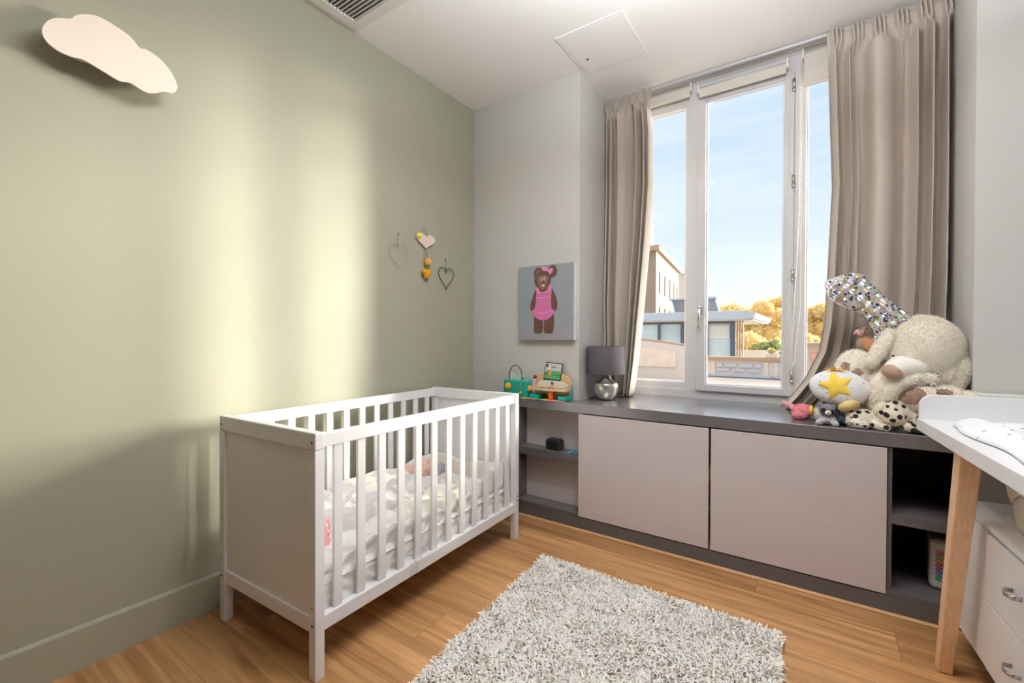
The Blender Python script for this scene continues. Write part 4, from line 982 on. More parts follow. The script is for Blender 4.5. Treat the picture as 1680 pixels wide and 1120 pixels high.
# felt basket between drawers and tabletop
bk = thing('felt_basket', (.62, 1.98, .574), 'cream soft fabric basket standing on the drawers under the changing top', 'basket')
KB = Matrix.Translation((.0, 0, 0))
def basket():
    cx, cy, hw, hl = .66, 1.98, .155, .20
    def fn(u, v):
        a = 2 * PI * u; s_ = .22
        ca, sa = math.cos(a), math.sin(a)
        k = (abs(ca) ** 5 + abs(sa) ** 5) ** (-1 / 5)
        z = .577 + .20 * v; fl_ = 1 + .05 * v + .02 * math.sin(7 * a + 5 * v)
        return Vector((cx + hw * ca * k * fl_, cy + hl * sa * k * fl_, z + .008 * math.sin(3 * a) * v))
    m_ = MB().grid(fn, 80, 14); m_.add([(cx + hw * .98 * (1 if i in (0, 3) else -1), cy + hl * .98 * (1 if i < 2 else -1), .578) for i in range(4)], [(0, 1, 2, 3)]); return m_
o = obj('basket_body', basket(), M['towel'], bk); so = o.modifiers.new('s', 'SOLIDIFY'); so.thickness = .006
obj('folded_lining', MB().grid(lambda u, v: Vector((.500 - .012 * math.sin(PI * v) - .004 * math.sin(9 * u), 1.80 + .30 * u, .765 - .10 * v * (1 + .3 * math.sin(7 * u)))), 30, 12), M['towel'], bk)

# changing mat: crumpled white muslin with little stars
def mat_fn(u, v):
    # local table coordinates: x across, y toward camera
    x = .055 + (.53) * u; y = .120 + (.81) * v + .02 * math.sin(5 * u) - .06 * (1 - min(1, u / .25)) * (1 - min(1, v / .2)) * -1
    e = min(1, u / .10, (1 - u) / .10, v / .10, (1 - v) / .08); e = max(0, e) ** .5
    z = .8615 + .030 * e + (.006 * math.sin(24 * (x * .6 + y) + 3 * math.sin(8 * x)) + .004 * math.sin(50 * (x - y * .4) + 2 * math.sin(11 * y))) * e
    x += .010 * math.sin(12 * v + 1) * (1 - u)
    return CT @ Vector((x, y, z))
mm = MB().grid(mat_fn, 90, 120)
o = obj('changing_mat', mm, M['muslin_stars']); so = o.modifiers.new('s', 'SOLIDIFY'); so.thickness = .006; so.offset = -1 
tag(o, 'crumpled white muslin changing mat with small pink and grey stars on the changing table', 'changing mat')
# pale box whose lid shows above the end board
pb = thing('storage_box', (.62, 2.535, ZT), 'pale white storage box on the worktop behind the changing table rail', 'box')
obj('box_body', MB().bbox(.515, .735, 2.485, 2.585, ZT + .001, ZT + .165, .004), M['plastic_white'], pb)
obj('lid', MB().bbox(.510, .740, 2.481, 2.589, ZT + .165, ZT + .182, .004), Mat('pale_green_lid', (222, 230, 220), .4).vary(.02, 9).m, pb)

# ------------------------------------------------------------------ cuddly toys on the worktop
def inell(c, C0, R_): return sum(((c[i] - C0[i]) / R_[i]) ** 2 for i in range(3)) < 1
dog = thing('plush_dog', (.34, 2.70, ZT), 'very large slumped cream plush dog with brown nose and brown paw pads', 'cuddly toy')
def rotY(a): return Matrix.Rotation(a, 4, 'Y')
hb = MB()
hb.ell((.372, 2.715, 1.115), (.130, .150, .155), n=28); hb.ell((.36, 2.74, 1.16), (.115, .13, .115), n=24)
hb.ell((.425, 2.70, 1.03), (.070, .11, .080), n=24)
hb.ell((.318, 2.665, 1.09), (.075, .095, .10), n=24)
hd_o = blob('head', hb, [M['cream_fur']], dog, .008, 8, 26000, .011, .0016)
mz = MB(); mz.ell((.315, 2.625, 1.052), (.068, .080, .052), rotY(.35), n=24); mz.ell((.285, 2.595, 1.048), (.058, .066, .050), rotY(.35), n=24); mz.ell((.262, 2.572, 1.042), (.046, .050, .043), rotY(.35), n=24)
blob('muzzle', mz, [Mat('smooth_cream_velour', (250, 245, 236), .9).vary(.02, 20).sheen(.3).m], hd_o, .006, 14)
obj('nose', MB().ell((.243, 2.540, 1.030), (.040, .030, .030), rotY(.45), n=24), M['brown_fur'], hd_o)
obj('eye', MB().ell((.326, 2.566, 1.058), (.007, .006, .006), n=12), M['black'], hd_o); obj('eye', MB().ell((.252, 2.592, 1.098), (.005, .005, .005), n=12), M['black'], hd_o)
eb = MB(); capsule(eb, [(.262, 2.72, 1.215), (.236, 2.66, 1.165), (.205, 2.63, 1.115), (.178, 2.61, 1.065)], [.026, .030, .029, .024])
blob('ear', eb, [M['cream_fur']], dog, .007, 4, 5000, .009, .0014)
eb = MB(); capsule(eb, [(.455, 2.66, 1.10), (.468, 2.645, 1.04), (.455, 2.63, .985)], [.035, .048, .030])
blob('ear', eb, [M['cream_fur']], dog, .007, 4, 7000, .010, .0015)
bb_ = MB()
bb_.ell((.40, 2.72, .905), (.105, .16, .115), n=24); bb_.ell((.28, 2.70, .94), (.13, .12, .12), n=24); bb_.ell((.215, 2.66, .92), (.06, .09, .12), n=20)
capsule(bb_, [(.23, 2.585, .890), (.245, 2.575, .940), (.275, 2.565, .985), (.320, 2.57, 1.005), (.375, 2.59, 1.000)], [.032, .034, .030, .028, .028])
capsule(bb_, [(.47, 2.60, .900), (.53, 2.555, .905), (.58, 2.55, .885), (.60, 2.545, .860)], [.060, .042, .032, .022])
blob('body', bb_, [M['cream_fur']], dog, .009, 6, 22000, .011, .0017)
# foot seen from its sole, left
def sole(c): 
    return 1 if (inell(c, (.083, 2.60, 1.043), (.022, .08, .024)) or inell(c, (.130, 2.60, 1.017), (.021, .08, .020))) and c[1] < 2.66 else 0
fb = MB(); fb.ell((.125, 2.695, 1.000), (.086, .075, .120), n=26); fb.ell((.135, 2.72, .90), (.075, .09, .12), n=20)
blob('left_foot', fb, [M['cream_fur'], M['brown_fur']], dog, .0065, 6, 12000, .009, .0014, matfn=sole)
def sole2(c):
    t = (c[0] - .312) * .95 + (c[2] - .928) * .3; s_ = -(c[0] - .312) * .3 + (c[2] - .928) * .95
    return 1 if c[1] < 2.60 and ((t / .046) ** 2 + (s_ / .034) ** 2 < 1 or inell(c, (.410, 2.55, .950), (.027, .1, .015)) or inell(c, (.365, 2.55, .980), (.024, .1, .010))) else 0
fb = MB(); fb.ell((.345, 2.585, .915), (.085, .055, .062), rotY(-.1), n=26); fb.ell((.42, 2.60, .920), (.075, .055, .058), n=20); fb.ell((.36, 2.62, .84), (.09, .06, .068), n=20)
blob('right_foot', fb, [M['cream_fur'], M['brown_fur']], dog, .0065, 6, 12000, .008, .0014, matfn=sole2)

# monkey plush behind
mk = thing('plush_monkey', (.17, 2.83, ZT), 'brown plush monkey with tan face and checked bow peeking out behind the dog', 'cuddly toy')
mb_ = MB(); mb_.ell((.183, 2.83, 1.150), (.052, .045, .050), n=20); mb_.ell((.17, 2.86, .95), (.065, .055, .177), n=20)
blob('body', mb_, [M['brown_fur']], mk, .008, 5)
fc = MB(); fc.ell((.170, 2.790, 1.160), (.022, .012, .022), n=14); fc.ell((.203, 2.788, 1.157), (.022, .012, .022), n=14); fc.ell((.187, 2.786, 1.138), (.030, .014, .030), n=14)
blob('face', fc, [Mat('tan_plush', (196, 142, 100), .9).vary(.05, 60).m], mk, .005, 4)
bw = MB(); bw.ell((.135, 2.80, 1.205), (.014, .010, .020), rotY(.9), n=14); bw.ell((.160, 2.80, 1.215), (.014, .010, .022), rotY(.3), n=14); bw.ell((.150, 2.795, 1.192), (.008, .008, .008), n=10)
blob('bow', bw, [M['gingham']], mk, .004, 2)

# foil balloon, half deflated
def foil():
    out_ = [(0.001, 1.452), (0.03, 1.471), (0.079, 1.488), (0.119, 1.494), (0.156, 1.479), (0.183, 1.443), (0.228, 1.383), (0.283, 1.324), (0.336, 1.272), (0.31, 1.235), (0.262, 1.215), (0.225, 1.175), (0.203, 1.185), (0.174, 1.247), (0.15, 1.279), (0.104, 1.313), (0.043, 1.351), (0.014, 1.385)]
    o_2 = smooth_poly(out_, 6); n = len(o_2); cx, cz = .165, 1.355
    # medial line for inflation
    A_, B_ = np.array([.05, 1.42]), np.array([.27, 1.25])
    mb2 = MB(); R_ = 22
    def pt(i, t, side):
        a, b = o_2[i]; q = np.array([a, b]); s_ = np.clip(np.dot(q - A_, B_ - A_) / np.dot(B_ - A_, B_ - A_), 0, 1); m_ = A_ + (B_ - A_) * s_
        p = m_ + (q - m_) * t
        infl = .060 * math.sqrt(max(0, 1 - t * t))
        wr = .009 * math.sin(26 * i / n * 2 * PI * .5 + 5 * t) * t * (1 - t) * 3 + .007 * math.sin(34 * p[0] * 3 + 51 * p[1] * 2) * (1 - t * .5) + .005 * math.sin(120 * p[0] - 95 * p[1]) + .003 * math.sin(210 * p[0] + 170 * p[1])
        return Vector((p[0], 2.745 + side * (infl + wr * min(1, (1 - t) * 5)), p[1]))
    for side in (-1, 1):
        def fn(u, v): 
            i = int(round(u * n)) % n
            return pt(i, v, side)
        vs = [pt(i % n, j / R_, side) for j in range(R_ + 1) for i in range(n + 1)]
        fs = [((j * (n + 1) + i), (j * (n + 1) + i + 1), ((j + 1) * (n + 1) + i + 1), ((j + 1) * (n + 1) + i)) for j in range(R_) for i in range(n)]
        mb2.add(vs, fs, 0, True)
    return mb2
bl = thing('foil_balloon', (.17, 2.745, 1.17), 'half deflated silver foil balloon with multicoloured confetti dots above the plush dog', 'balloon')
obj('balloon_body', foil(), M['balloon'], bl)
obj('neck', MB().tube([(.206, 2.745, 1.19), (.20, 2.75, 1.15), (.205, 2.76, 1.10)], [.010, .006, .004], 8), M['balloon'], bl)

# star cushion
cu = thing('star_cushion', (.063, 2.60, .86), 'oval white dotted cushion with a big yellow star leaning on the toys', 'cushion')
CM = Matrix.Translation((.060, 2.605, .943)) @ Matrix.Rotation(.12, 4, 'Y') @ Matrix.Rotation(-.18, 4, 'X')
cm_ = MB().ell((0, 0, 0), (.118, .048, .083), n=40, fn=lambda p: CM @ Vector((p.x, p.y * (1 + .05 * math.sin(30 * p.x)), p.z)))
obj('cover', cm_, M['cushion_dots'], cu)
def starpoly(r0, r1, n=5, ph=0):
    return [(math.sin(ph + PI * i / n) * (r0 if i % 2 == 0 else r1), math.cos(ph + PI * i / n) * (r0 if i % 2 == 0 else r1)) for i in range(2 * n)]
sm = MB(); sp5 = starpoly(.076, .038, 5, PI + .25); rings = []
nst = 14
dens = []
for i in range(10):
    a, b = sp5[i], sp5[(i + 1) % 10]
    for k in range(6): dens.append((a[0] + (b[0] - a[0]) * k / 6, a[1] + (b[1] - a[1]) * k / 6))
def oncov(x, z, h): 
    x -= .012; z += .004
    q = max(0, 1 - (x / .118) ** 2 - (z / .083) ** 2); return CM @ Vector((x, -.048 * math.sqrt(q) - h, z))
vs = [oncov(p[0] * t, p[1] * t, (.006 * (1 - t ** 4) + .0012) if t < 1 else -.002) for t in np.linspace(0, 1, nst) for p in dens]
m_ = len(dens); fs = [(j * m_ + i, j * m_ + (i + 1) % m_, (j + 1) * m_ + (i + 1) % m_, (j + 1) * m_ + i) for j in range(nst - 1) for i in range(m_)]
sm.add(vs, fs, 0, True); obj('star', sm, M['yellow_cloth'], cu)
ts = MB()
for k in range(26):
    a = rng.uniform(-1.3, 1.3); c_ = Vector((.046 + rng.normal(0, .006), 2.600, 1.018)); L_ = rng.uniform(.02, .045)
    ts.tube([c_, c_ + Vector((math.sin(a) * L_ * .6, -.008, abs(math.cos(a)) * L_ * .5)), c_ + Vector((math.sin(a) * L_ * 1.1, -.014, abs(math.cos(a)) * L_ * .55))], .0016, 5)
obj('tassel', ts, M['orange_yarn'], cu)

# knitted bun
bn = MB().ell((0, 0, 0), (.043, .022, .022), n=24, fn=lambda p: Matrix.Translation((.093, 2.548, .868)) @ Matrix.Rotation(-.45, 4, 'Y') @ Vector((p.x, p.y, p.z + .0012 * math.sin(900 * p.y))))
kn = thing('yarn_skein', (.093, 2.548, .85), 'pale yellow oval bundle of yarn resting on the spotted plush dog', 'yarn')
obj('skein', bn, M['yellow_yarn'], kn)
wr = MB()
for k in range(7):
    o_ = (k - 3) * .0065
    wr.tube([Matrix.Translation((.093, 2.548, .868)) @ Matrix.Rotation(-.45, 4, 'Y') @ Vector((.044 * math.cos(t) * (1 - abs(o_) * 9), -.0225 * math.sin(t) * math.cos(o_ * 60) - .0008, o_ + .0)) for t in np.linspace(.05, PI - .05, 14)], .0014, 5)
obj('wound_threads', wr, M['yellow_yarn'], kn)

# raccoon
rc = thing('plush_raccoon', (.017, 2.555, ZT), 'tiny grey plush raccoon with dark eye patches lying at the worktop edge', 'cuddly toy')
RB = MB(); RB.ell((.017, 2.560, .798), (.036, .040, .024), n=20)
capsule(RB, [(-.005, 2.535, .790), (-.016, 2.510, .786)], [.013, .014]); capsule(RB, [(.035, 2.535, .790), (.046, 2.510, .786)], [.012, .013])
blob('body', RB, [M['light_grey_fur']], rc, .0045, 3, 3000, .004, .0008)
def rcm(c): return 1 if inell(c, (.000, 2.515, .842), (.010, .03, .012)) or inell(c, (.032, 2.515, .836), (.010, .03, .012)) else 0
RH = MB(); RH.ell((.015, 2.543, .842), (.031, .028, .028), n=20); RH.ell((-.012, 2.555, .865), (.010, .008, .010), n=12); RH.ell((.038, 2.555, .860), (.010, .008, .010), n=12)
rh = blob('head', RH, [M['grey_fur'], M['dark_fur']], rc, .004, 3, 3500, .004, .0008, matfn=rcm)
obj('muzzle', MB().ell((.018, 2.515, .833), (.013, .011, .010), n=16), M['spot_fur'], rh); obj('nose', MB().ell((.020, 2.5045, .836), (.004, .003, .003), n=10), M['black'], rh)

# pink plush
pk = thing('plush_toy', (-.08, 2.66, ZT), 'small pink and pale plush toy lying at the left end of the toy heap', 'cuddly toy')
PB = MB(); PB.ell((-.085, 2.655, .812), (.048, .042, .036), n=20); PB.ell((-.10, 2.625, .795), (.030, .026, .020), n=16)
blob('body', PB, [M['pink_fur']], pk, .005, 3, 5000, .005, .0009)
PB = MB(); capsule(PB, [(-.120, 2.655, .825), (-.145, 2.66, .838), (-.162, 2.665, .845)], [.014, .011, .012])
blob('neck', PB, [M['pale_pink_fur']], pk, .0045, 3, 1500, .004, .0008)
PB = MB(); PB.ell((-.018, 2.66, .805), (.045, .034, .028), n=18)
blob('wing', PB, [M['cream_fur']], pk, .005, 3, 3000, .005, .0009)
obj('collar', MB().ell((-.048, 2.640, .822), (.010, .030, .026), n=14), M['yellow_cloth'], pk)

# dalmatian
dl = thing('plush_dalmatian', (.22, 2.57, ZT), 'ivory plush dalmatian with black spots lying at the worktop edge', 'cuddly toy')
DB = MB(); DB.ell((.140, 2.575, .815), (.060, .048, .038), n=22); DB.ell((.205, 2.585, .815), (.060, .05, .040), n=20); capsule(DB, [(.105, 2.555, .800), (.125, 2.525, .794), (.150, 2.515, .793)], [.026, .019, .017]); capsule(DB, [(.185, 2.540, .798), (.205, 2.512, .792), (.225, 2.503, .790)], [.019, .016, .014])
blob('body', DB, [M['dalmatian']], dl, .005, 4, 9000, .005, .0009)
DH = MB(); DH.ell((.250, 2.575, .848), (.070, .060, .060), n=24); DH.ell((.250, 2.530, .835), (.040, .036, .040), n=20); DH.ell((.315, 2.57, .825), (.026, .035, .045), n=18); DH.ell((.300, 2.525, .800), (.026, .020, .020), n=16)
dh = blob('head', DH, [M['dalmatian']], dl, .005, 4, 12000, .005, .0009)
DE = MB(); DE.ell((.205, 2.55, .865), (.020, .022, .034), rotY(.5), n=16)
blob('ear', DE, [M['dalmatian']], dh, .004, 3, 1500, .004, .0008)
obj('nose', MB().ell((.243, 2.4945, .826), (.012, .006, .008), n=14), M['black'], dh)
# dark toy under the heap
dk = MB(); dk.ell((.070, 2.590, .800), (.045, .050, .025), n=16); dk.ell((.05, 2.66, .83), (.07, .05, .055), n=16)
tag(blob('plush_toy', dk, [Mat('navy_plush_fur', (52, 56, 76), .95).vary(.1, 60).m], None, .006, 3, 4000, .005, .001), 'dark navy plush toy squashed under the star cushion', 'cuddly toy')
dk = MB(); dk.ell((.335, 2.520, .790), (.026, .028, .0155), n=16)
tag(blob('plush_toy', dk, [M['dark_fur']], None, .004, 2, 1500, .005, .001), 'small black plush toy at the worktop edge under the spotted dog', 'cuddly toy')

#OUTSIDE
# ------------------------------------------------------------------ the view outside
M['stucco'] = Mat('pale_stucco', (216, 202, 190), .85).vary(.05, .6).bump(.2, 3, .02).m
M['stucco_pink'] = Mat('pink_stucco', (158, 134, 120), .85).vary(.06, .25).m
M['zinc'] = Mat('zinc_fascia', (186, 190, 198), .5).vary(.05, 1).m
M['slate'] = Mat('dark_window_frame', (96, 102, 116), .5).vary(.05, 1).m
M['win_dark'] = Mat('far_window_pane', (26, 22, 20), .9).vary(.1, .6).m
M['cornice'] = Mat('ochre_cornice', (176, 148, 120), .8).vary(.08, .5).m
M['roof_floor'] = Mat('flat_roof_surface', (196, 178, 162), .9).vary(.08, .5).m
M['glass_front'] = Mat('pavilion_glass', (206, 220, 224), .15).vary(.12, .35, (1, 1, 3)).m
M['ground'] = Mat('ground', (190, 186, 176), .9).vary(.1, .05).m
M['leaf_gold'] = Mat('autumn_leaves', (240, 212, 150), .8).vary(.2, .6).m
M['leaf_yellow'] = Mat('yellow_leaves', (236, 224, 172), .8).vary(.1, .6).m
M['leaf_green'] = Mat('green_leaves', (196, 208, 150), .8).vary(.25, .6).m
M['bark'] = Mat('bark', (110, 92, 76), .9).vary(.1, 1).m
for k_ in ('leaf_gold', 'leaf_yellow', 'leaf_green'):
    nt_ = M[k_].node_tree; pb_ = nt_.nodes['Principled BSDF']
    pb_.inputs['Subsurface Weight'].default_value = 0.0
    tl_ = nt_.nodes.new('ShaderNodeBsdfTranslucent'); ad = nt_.nodes.new('ShaderNodeMixShader'); ad.inputs[0].default_value = .45
    src = pb_.inputs['Base Color'].links[0].from_socket; nt_.links.new(src, tl_.inputs[0])
    nt_.links.new(pb_.outputs[0], ad.inputs[1]); nt_.links.new(tl_.outputs[0], ad.inputs[2]); nt_.links.new(ad.outputs[0], nt_.nodes['Material Output'].inputs[0])
def brick():
    s = Mat('red_brick_wall', (206, 120, 84), .9)
    b = s.n('ShaderNodeTexBrick'); b.inputs['Scale'].default_value = 3.2; b.inputs['Mortar Size'].default_value = .03
    b.inputs['Color1'].default_value = lin((226, 150, 112)); b.inputs['Color2'].default_value = lin((210, 124, 88)); b.inputs['Mortar'].default_value = lin((236, 216, 196))
    mp_ = s.n('ShaderNodeMapping'); mp_.inputs['Rotation'].default_value = (PI / 2, 0, 0); s.l(s.tc.outputs['Object'], mp_.inputs[0]); s.l(mp_.outputs[0], b.inputs[0]); s.l(b.outputs[0], s.b.inputs['Base Color']); return s.m
M['brick'] = brick()

struct('ground', MB().box(-160, 120, 3.6, 260, -12.2, -12), M['ground'])
fr_ = MB().box(-16, 6, 8.0, 27.2, -1.25, -.98)
tag(obj('flat_roof', fr_, M['roof_floor']), 'pale flat roof of the neighbouring building just below the window', 'roof')
# parapet with ventilation blocks
pp = thing('parapet_wall', (-3.5, 27.2, -.98), 'pale parapet wall with rows of ventilation openings across the flat roof', 'wall')
wl_ = MB().box(-5.7, -1.2, 27.2, 27.6, -.98, -.02)
for x in (-5.1, -2.5, -2.05, -1.6): wl_.bbox(x - .10, x + .10, 27.14, 27.2, -.90, -.08, .01)
obj('wall', wl_, M['stucco'], pp)
obj('coping', MB().bbox(-5.8, -1.1, 27.05, 27.75, -.02, .16, .02), M['cornice'], pp)
op = MB()
for (a, b, c, d_) in ((-4.90, -4.62, -.40, -.20), (-4.50, -3.92, -.40, -.20), (-3.76, -3.16, -.40, -.18), (-3.02, -2.74, -.40, -.18), (-4.90, -4.26, -.64, -.48), (-4.14, -3.52, -.64, -.48), (-3.40, -2.76, -.64, -.48)):
    op.box(a, b, 27.12, 27.19, c, d_)
obj('vent_openings', op, M['zinc'], pp)
obj('drip_moulding', MB().box(-5.5, -2.3, 27.02, 27.2, -.93, -.80), M['zinc'], pp)
tag(obj('dark_gutter', MB().box(-10, -1.2, 26.9, 27.1, -.98, -.94), M['slate']), 'dark gutter line along the foot of the parapet', 'gutter')
# arched gable wall at left
ag = thing('arched_wall', (-7.4, 24.2, -.98), 'pale stucco wall with a curved top seen through the left pane', 'wall')
ap = [(-9.6, -.98), (-5.76, -.98), (-5.76, .72)] + [(-5.9 - 3.7 * t, .78 + .36 * math.sin(PI / 2 * t)) for t in np.linspace(0, 1, 12)]
obj('wall', MB().prism(ap, 'y', 24.2, 24.6), M['stucco'], ag)
cpn = [(p[0], p[1]) for p in ap[2:]]
obj('coping', MB().tube([(p[0], 24.25, p[1] + .02) for p in cpn], .07, 8), M['cornice'], ag)
pn = [(-8.6, -.35), (-6.35, -.35), (-6.35, .42)] + [(-6.45 - 2.1 * t, .45 + .22 * math.sin(PI / 2 * t)) for t in np.linspace(0, 1, 8)]
obj('rough_inset', MB().prism(pn, 'y', 24.14, 24.2), Mat('rough_pink_render', (230, 208, 190), .9).vary(.08, 2.2).bump(.8, 3, .05).m, ag)
# glazed pavilion
pv = thing('glass_pavilion', (-9, 38, -1), 'modern rooftop pavilion with grey flat roof and glass walls', 'building')
obj('roof', MB().bbox(-15, -4.45, 34.8, 46, 2.50, 3.12, .04), M['zinc'], pv)
obj('roof_edge', MB().box(-14.9, -4.05, 35.0, 45.9, 2.44, 2.50), M['stucco'], pv)
obj('roof_overhang', MB().prism([(-4.45, 2.50), (-3.95, 2.56), (-3.85, 2.92), (-4.45, 3.12)], 'y', 34.8, 46), M['zinc'], pv)
obj('glass_wall', MB().box(-14.5, -5.35, 36.3, 36.4, -1, 2.44), M['glass_front'], pv)
obj('reflection_band', MB().box(-7.2, -5.7, 36.2, 36.25, 1.15, 2.1), M['plastic_white'], pv)  # white strip standing in for the reflection on the glass
obj('header', MB().box(-14.5, -5.35, 36.15, 36.3, 2.26, 2.44), M['slate'], pv)
for (x, w_) in ((-10.8, .16), (-8.95, .34), (-7.25, .2), (-5.45, .34)):
    obj('post', MB().box(x - w_ / 2, x + w_ / 2, 36.0, 36.2, -1, 2.44), M['slate'], pv)
for x in (-5.15, -4.98, -4.80): obj('fin', MB().box(x - .04, x + .04, 35.9, 36.2, -1, 2.44), M['cornice'], pv)
tag(obj('roof_terrace_wall', MB().bbox(-8, 2, 40.0, 40.3, -1, .25, .02), M['stucco']), 'long low pale terrace wall beyond the pavilion', 'wall')
sk = thing('roof_skylight', (-9.3, 42, 3.1), 'slanted grey glazed roof lantern above the pavilion roof', 'skylight')
obj('glazing', MB().prism([(-11.0, 3.12), (-7.35, 3.12), (-7.8, 4.65), (-11.4, 4.65)], 'y', 42, 43), Mat('roof_lantern_glass', (150, 146, 142), .4).vary(.1, .6).m, sk)
sb_ = MB()
for t in (0, .33, .66, 1.0): sb_.tube([(-11.0 + 3.65 * t, 41.95, 3.12), (-11.4 + 3.6 * t, 41.95, 4.65)], .07, 6)
sb_.box(-11.6, -7.6, 41.8, 43.1, 4.62, 4.78)
obj('frame', sb_, M['zinc'], sk)
# old pink apartment house, its long front running away from us
bA = np.array([-27.6, 90.0]); bB = np.array([-32.2, 125.0]); ap_ = thing('apartment_house', (-31, 100, -12), 'tall pink stuccoed apartment house with narrow windows and chimneys', 'building')
dAB = (bB - bA) / np.linalg.norm(bB - bA); nAB = np.array([dAB[1], -dAB[0]])
foot = [tuple(bA), (-42, 89.0), (-46, 124), tuple(bB)]
obj('walls', MB().prism(foot[::-1], 'z', -12, 19.0), M['stucco_pink'], ap_)
foot2 = [tuple(bA + nAB * .7 - dAB * .7), (-42.5, 88.2), (-46.5, 124.6), tuple(bB + nAB * .7)]
obj('cornice', MB().prism(foot2[::-1], 'z', 18.6, 19.6), M['cornice'], ap_)
Tb = Matrix(((dAB[0], nAB[0], 0, bA[0]), (dAB[1], nAB[1], 0, bA[1]), (0, 0, 1, 0), (0, 0, 0, 1)))
Lb = np.linalg.norm(bB - bA)
for zc2 in (12.8, 5.6, -1.6):
    for s_ in (4.2, 11.3, 18.8, 26.0, 32.0):
        fo = obj('window', MB().box(s_ - .55, s_ + .55, -.05, .06, zc2 - 2.0, zc2 + 2.0, T=Tb), M['win_dark'], ap_)
        obj('window_sill', MB().box(s_ - .75, s_ + .75, 0, .22, zc2 - 2.3, zc2 - 2.0, T=Tb), M['cornice'], fo)
for (s_, h_) in ((-.2, 3.8), (12.5, 2.3), (31.0, 1.4)):
    c0 = bA + dAB * s_ - nAB * 2.2
    cm2 = MB().box(c0[0] - 1.3, c0[0] + 1.3, c0[1], c0[1] + 1.6, 19.5, 19.5 + h_); cm2.box(c0[0] - 1.5, c0[0] + 1.5, c0[1] - .2, c0[1] + 1.8, 19.5 + h_, 19.9 + h_)
    obj('chimney', cm2, M['stucco'], ap_)
b2 = thing('far_building', (-36.5, 155, -12), 'pale far building behind the end of the pink house', 'building')
obj('walls', MB().box(-43, -34.6, 150, 160, -12, 21.4), M['stucco'], b2)
obj('roof_edge', MB().box(-43.4, -34.2, 149.6, 160.4, 21.4, 22.0), M['zinc'], b2)
# brick gable by the right curtain
bw_ = thing('brick_building', (.6, 27.5, -12), 'pale house end with a red brick panel and dark coping beside the right curtain', 'building')
obj('wall', MB().box(-1.15, 3.2, 27.8, 34, -12, .78), M['stucco'], bw_)
obj('brick_panel', MB().prism([(-.62, .52), (2.4, .52), (2.4, -2.2), (.35, -2.2), (-.40, -.7)], 'y', 27.72, 27.8), M['brick'], bw_)
obj('coping', MB().box(-1.25, 3.3, 27.6, 34.2, .78, .95), M['cornice'], bw_)

def crown_mesh(name, R_, n, mats, size, seed, squash=.85, lumps=26):
    r_ = np.random.default_rng(seed); mb2 = MB()
    d = r_.normal(0, 1, (lumps, 3)); d /= np.linalg.norm(d, axis=1, keepdims=True); cc = d * R_ * r_.uniform(.25, .78, (lumps, 1)); cc[:, 2] *= squash; rr_ = R_ * r_.uniform(.26, .44, lumps)
    k = r_.integers(0, lumps, n); q = r_.normal(0, 1, (n, 3)); q /= np.linalg.norm(q, axis=1, keepdims=True)
    p = cc[k] + q * rr_[k][:, None] * r_.uniform(.8, 1.08, (n, 1))
    a = r_.normal(0, 1, (n, 3)); a /= np.linalg.norm(a, axis=1, keepdims=True); b = np.cross(a, r_.normal(0, 1, (n, 3))); b /= np.linalg.norm(b, axis=1, keepdims=True)
    s_ = size * r_.uniform(.6, 1.4, (n, 1)); V = np.stack([p - a * s_, p - b * s_ * .7, p + a * s_, p + b * s_ * .7], 1).reshape(-1, 3)
    mb2.v = [tuple(x) for x in V]; mb2.f = [(4 * i, 4 * i + 1, 4 * i + 2, 4 * i + 3) for i in range(n)]; mb2.mi = [int(x) for x in r_.integers(0, len(mats), n)]; mb2.sm = [False] * n
    for i in range(lumps): mb2.ell(cc[i], (rr_[i] * .86,) * 3, n=10)
    return mb2
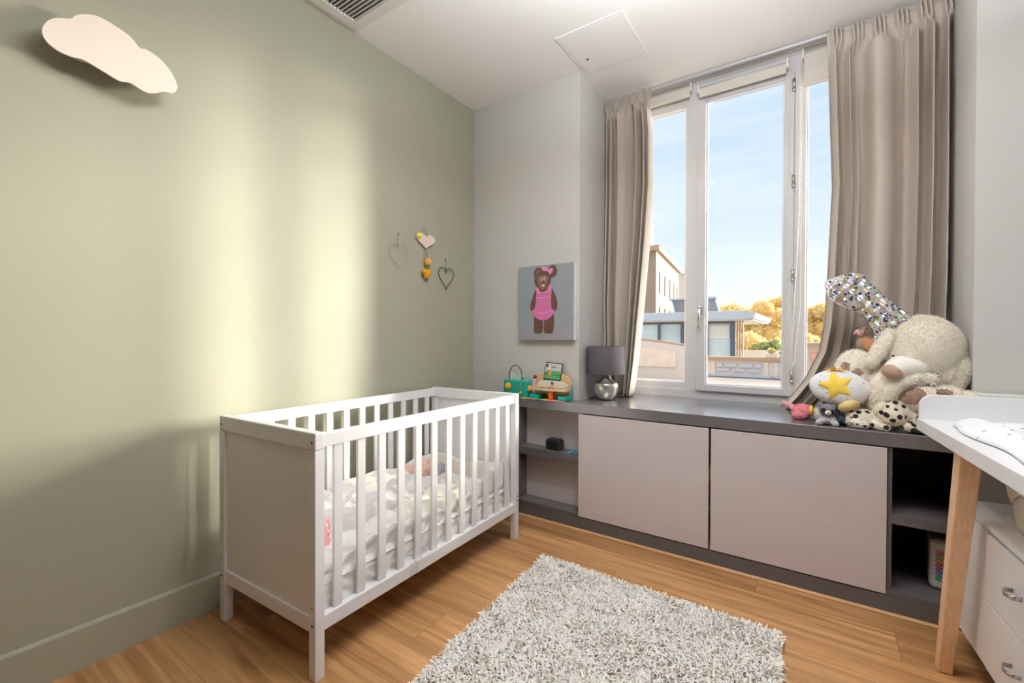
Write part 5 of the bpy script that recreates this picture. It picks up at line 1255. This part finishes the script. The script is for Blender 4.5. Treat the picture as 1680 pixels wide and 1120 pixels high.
def make_tree(x, y, zc_, R_, mats, label, group, seed, n=7000, size=.26, zg=-12):
    t = thing('tree', (x, y, zg), label, 'tree', group)
    mb2 = crown_mesh('crown', R_, n, mats, size, seed); mb2.v = [(a + x, b + y, c + zc_) for a, b, c in mb2.v]
    obj('crown', mb2, mats, t)
    tk_ = MB().tube([(x, y, zg), (x + .3, y, (zg + zc_) / 2), (x, y, zc_)], [R_ * .07, R_ * .055, R_ * .03], 8)
    for k in range(5): tk_.tube([(x, y, zc_ - R_ * .9 + k * .4), (x + R_ * .5 * math.cos(k * 2.3), y + R_ * .5 * math.sin(k * 2.3), zc_ + R_ * (.1 + .08 * k))], [R_ * .03, R_ * .01], 6)
    obj('trunk', tk_, M['bark'], t); return t
GT = 'golden trees beyond the rooftops'
for i, (x, y, zc_, R_, lb) in enumerate(((-22.6, 130, 4.7, 6.3, 'golden autumn tree rising just beside the roof lantern'),
                                    (-16.0, 117, 4.8, 6.0, 'golden autumn tree, second from the left beyond the rooftops'),
                                    (-9.1, 104, 3.75, 5.3, 'broad golden autumn tree in the middle of the middle pane'),
                                    (-7.5, 130, 6.4, 6.2, 'golden autumn tree at the right edge of the middle pane'),
                                    (-1.3, 117, 4.95, 6.1, 'golden autumn tree seen through the right pane'),
                                    (-11.4, 91, -1.8, 4.8, 'lower golden tree standing in front under the taller crowns'),
                                    (-3.4, 80, -1.35, 4.5, 'lower golden tree above the brick panel'))):
    make_tree(x, y, zc_, R_, [M['leaf_gold'], M['leaf_yellow'], M['leaf_gold']], lb, GT, 20 + i)
make_tree(-3.3, 41.5, .35, 1.25, [M['leaf_green'], M['leaf_yellow'], M['leaf_green']], 'pale green bush on the terrace in front of the golden trees', None, 50, 2600, .10, -1)
make_tree(-4.8, 44.2, .15, .75, [M['leaf_green'], M['leaf_gold']], 'small green bush beside the pavilion fins', None, 51, 1400, .09, -1)
def shrub(x, y, z, R_, m_, label, seed):
    t = thing('potted_shrub', (x, y, z), label, 'shrub')
    mb2 = crown_mesh('f', R_, 900, [m_], .05, seed, lumps=10); mb2.v = [(a + x, b + y, c + z + R_ + .12) for a, b, c in mb2.v]
    obj('foliage', mb2, [m_], t); obj('trough', MB().bbox(x - R_ * 1.2, x + R_ * 1.2, y - .15, y + .15, z, z + .2, .02), M['stucco'], t)
shrub(-2.30, 27.4, .161, .20, M['leaf_yellow'], 'yellow flowering plant in a trough on the parapet', 60)
shrub(-1.72, 27.4, .161, .17, M['leaf_green'], 'green plant in a trough on the parapet right of the yellow one', 61)
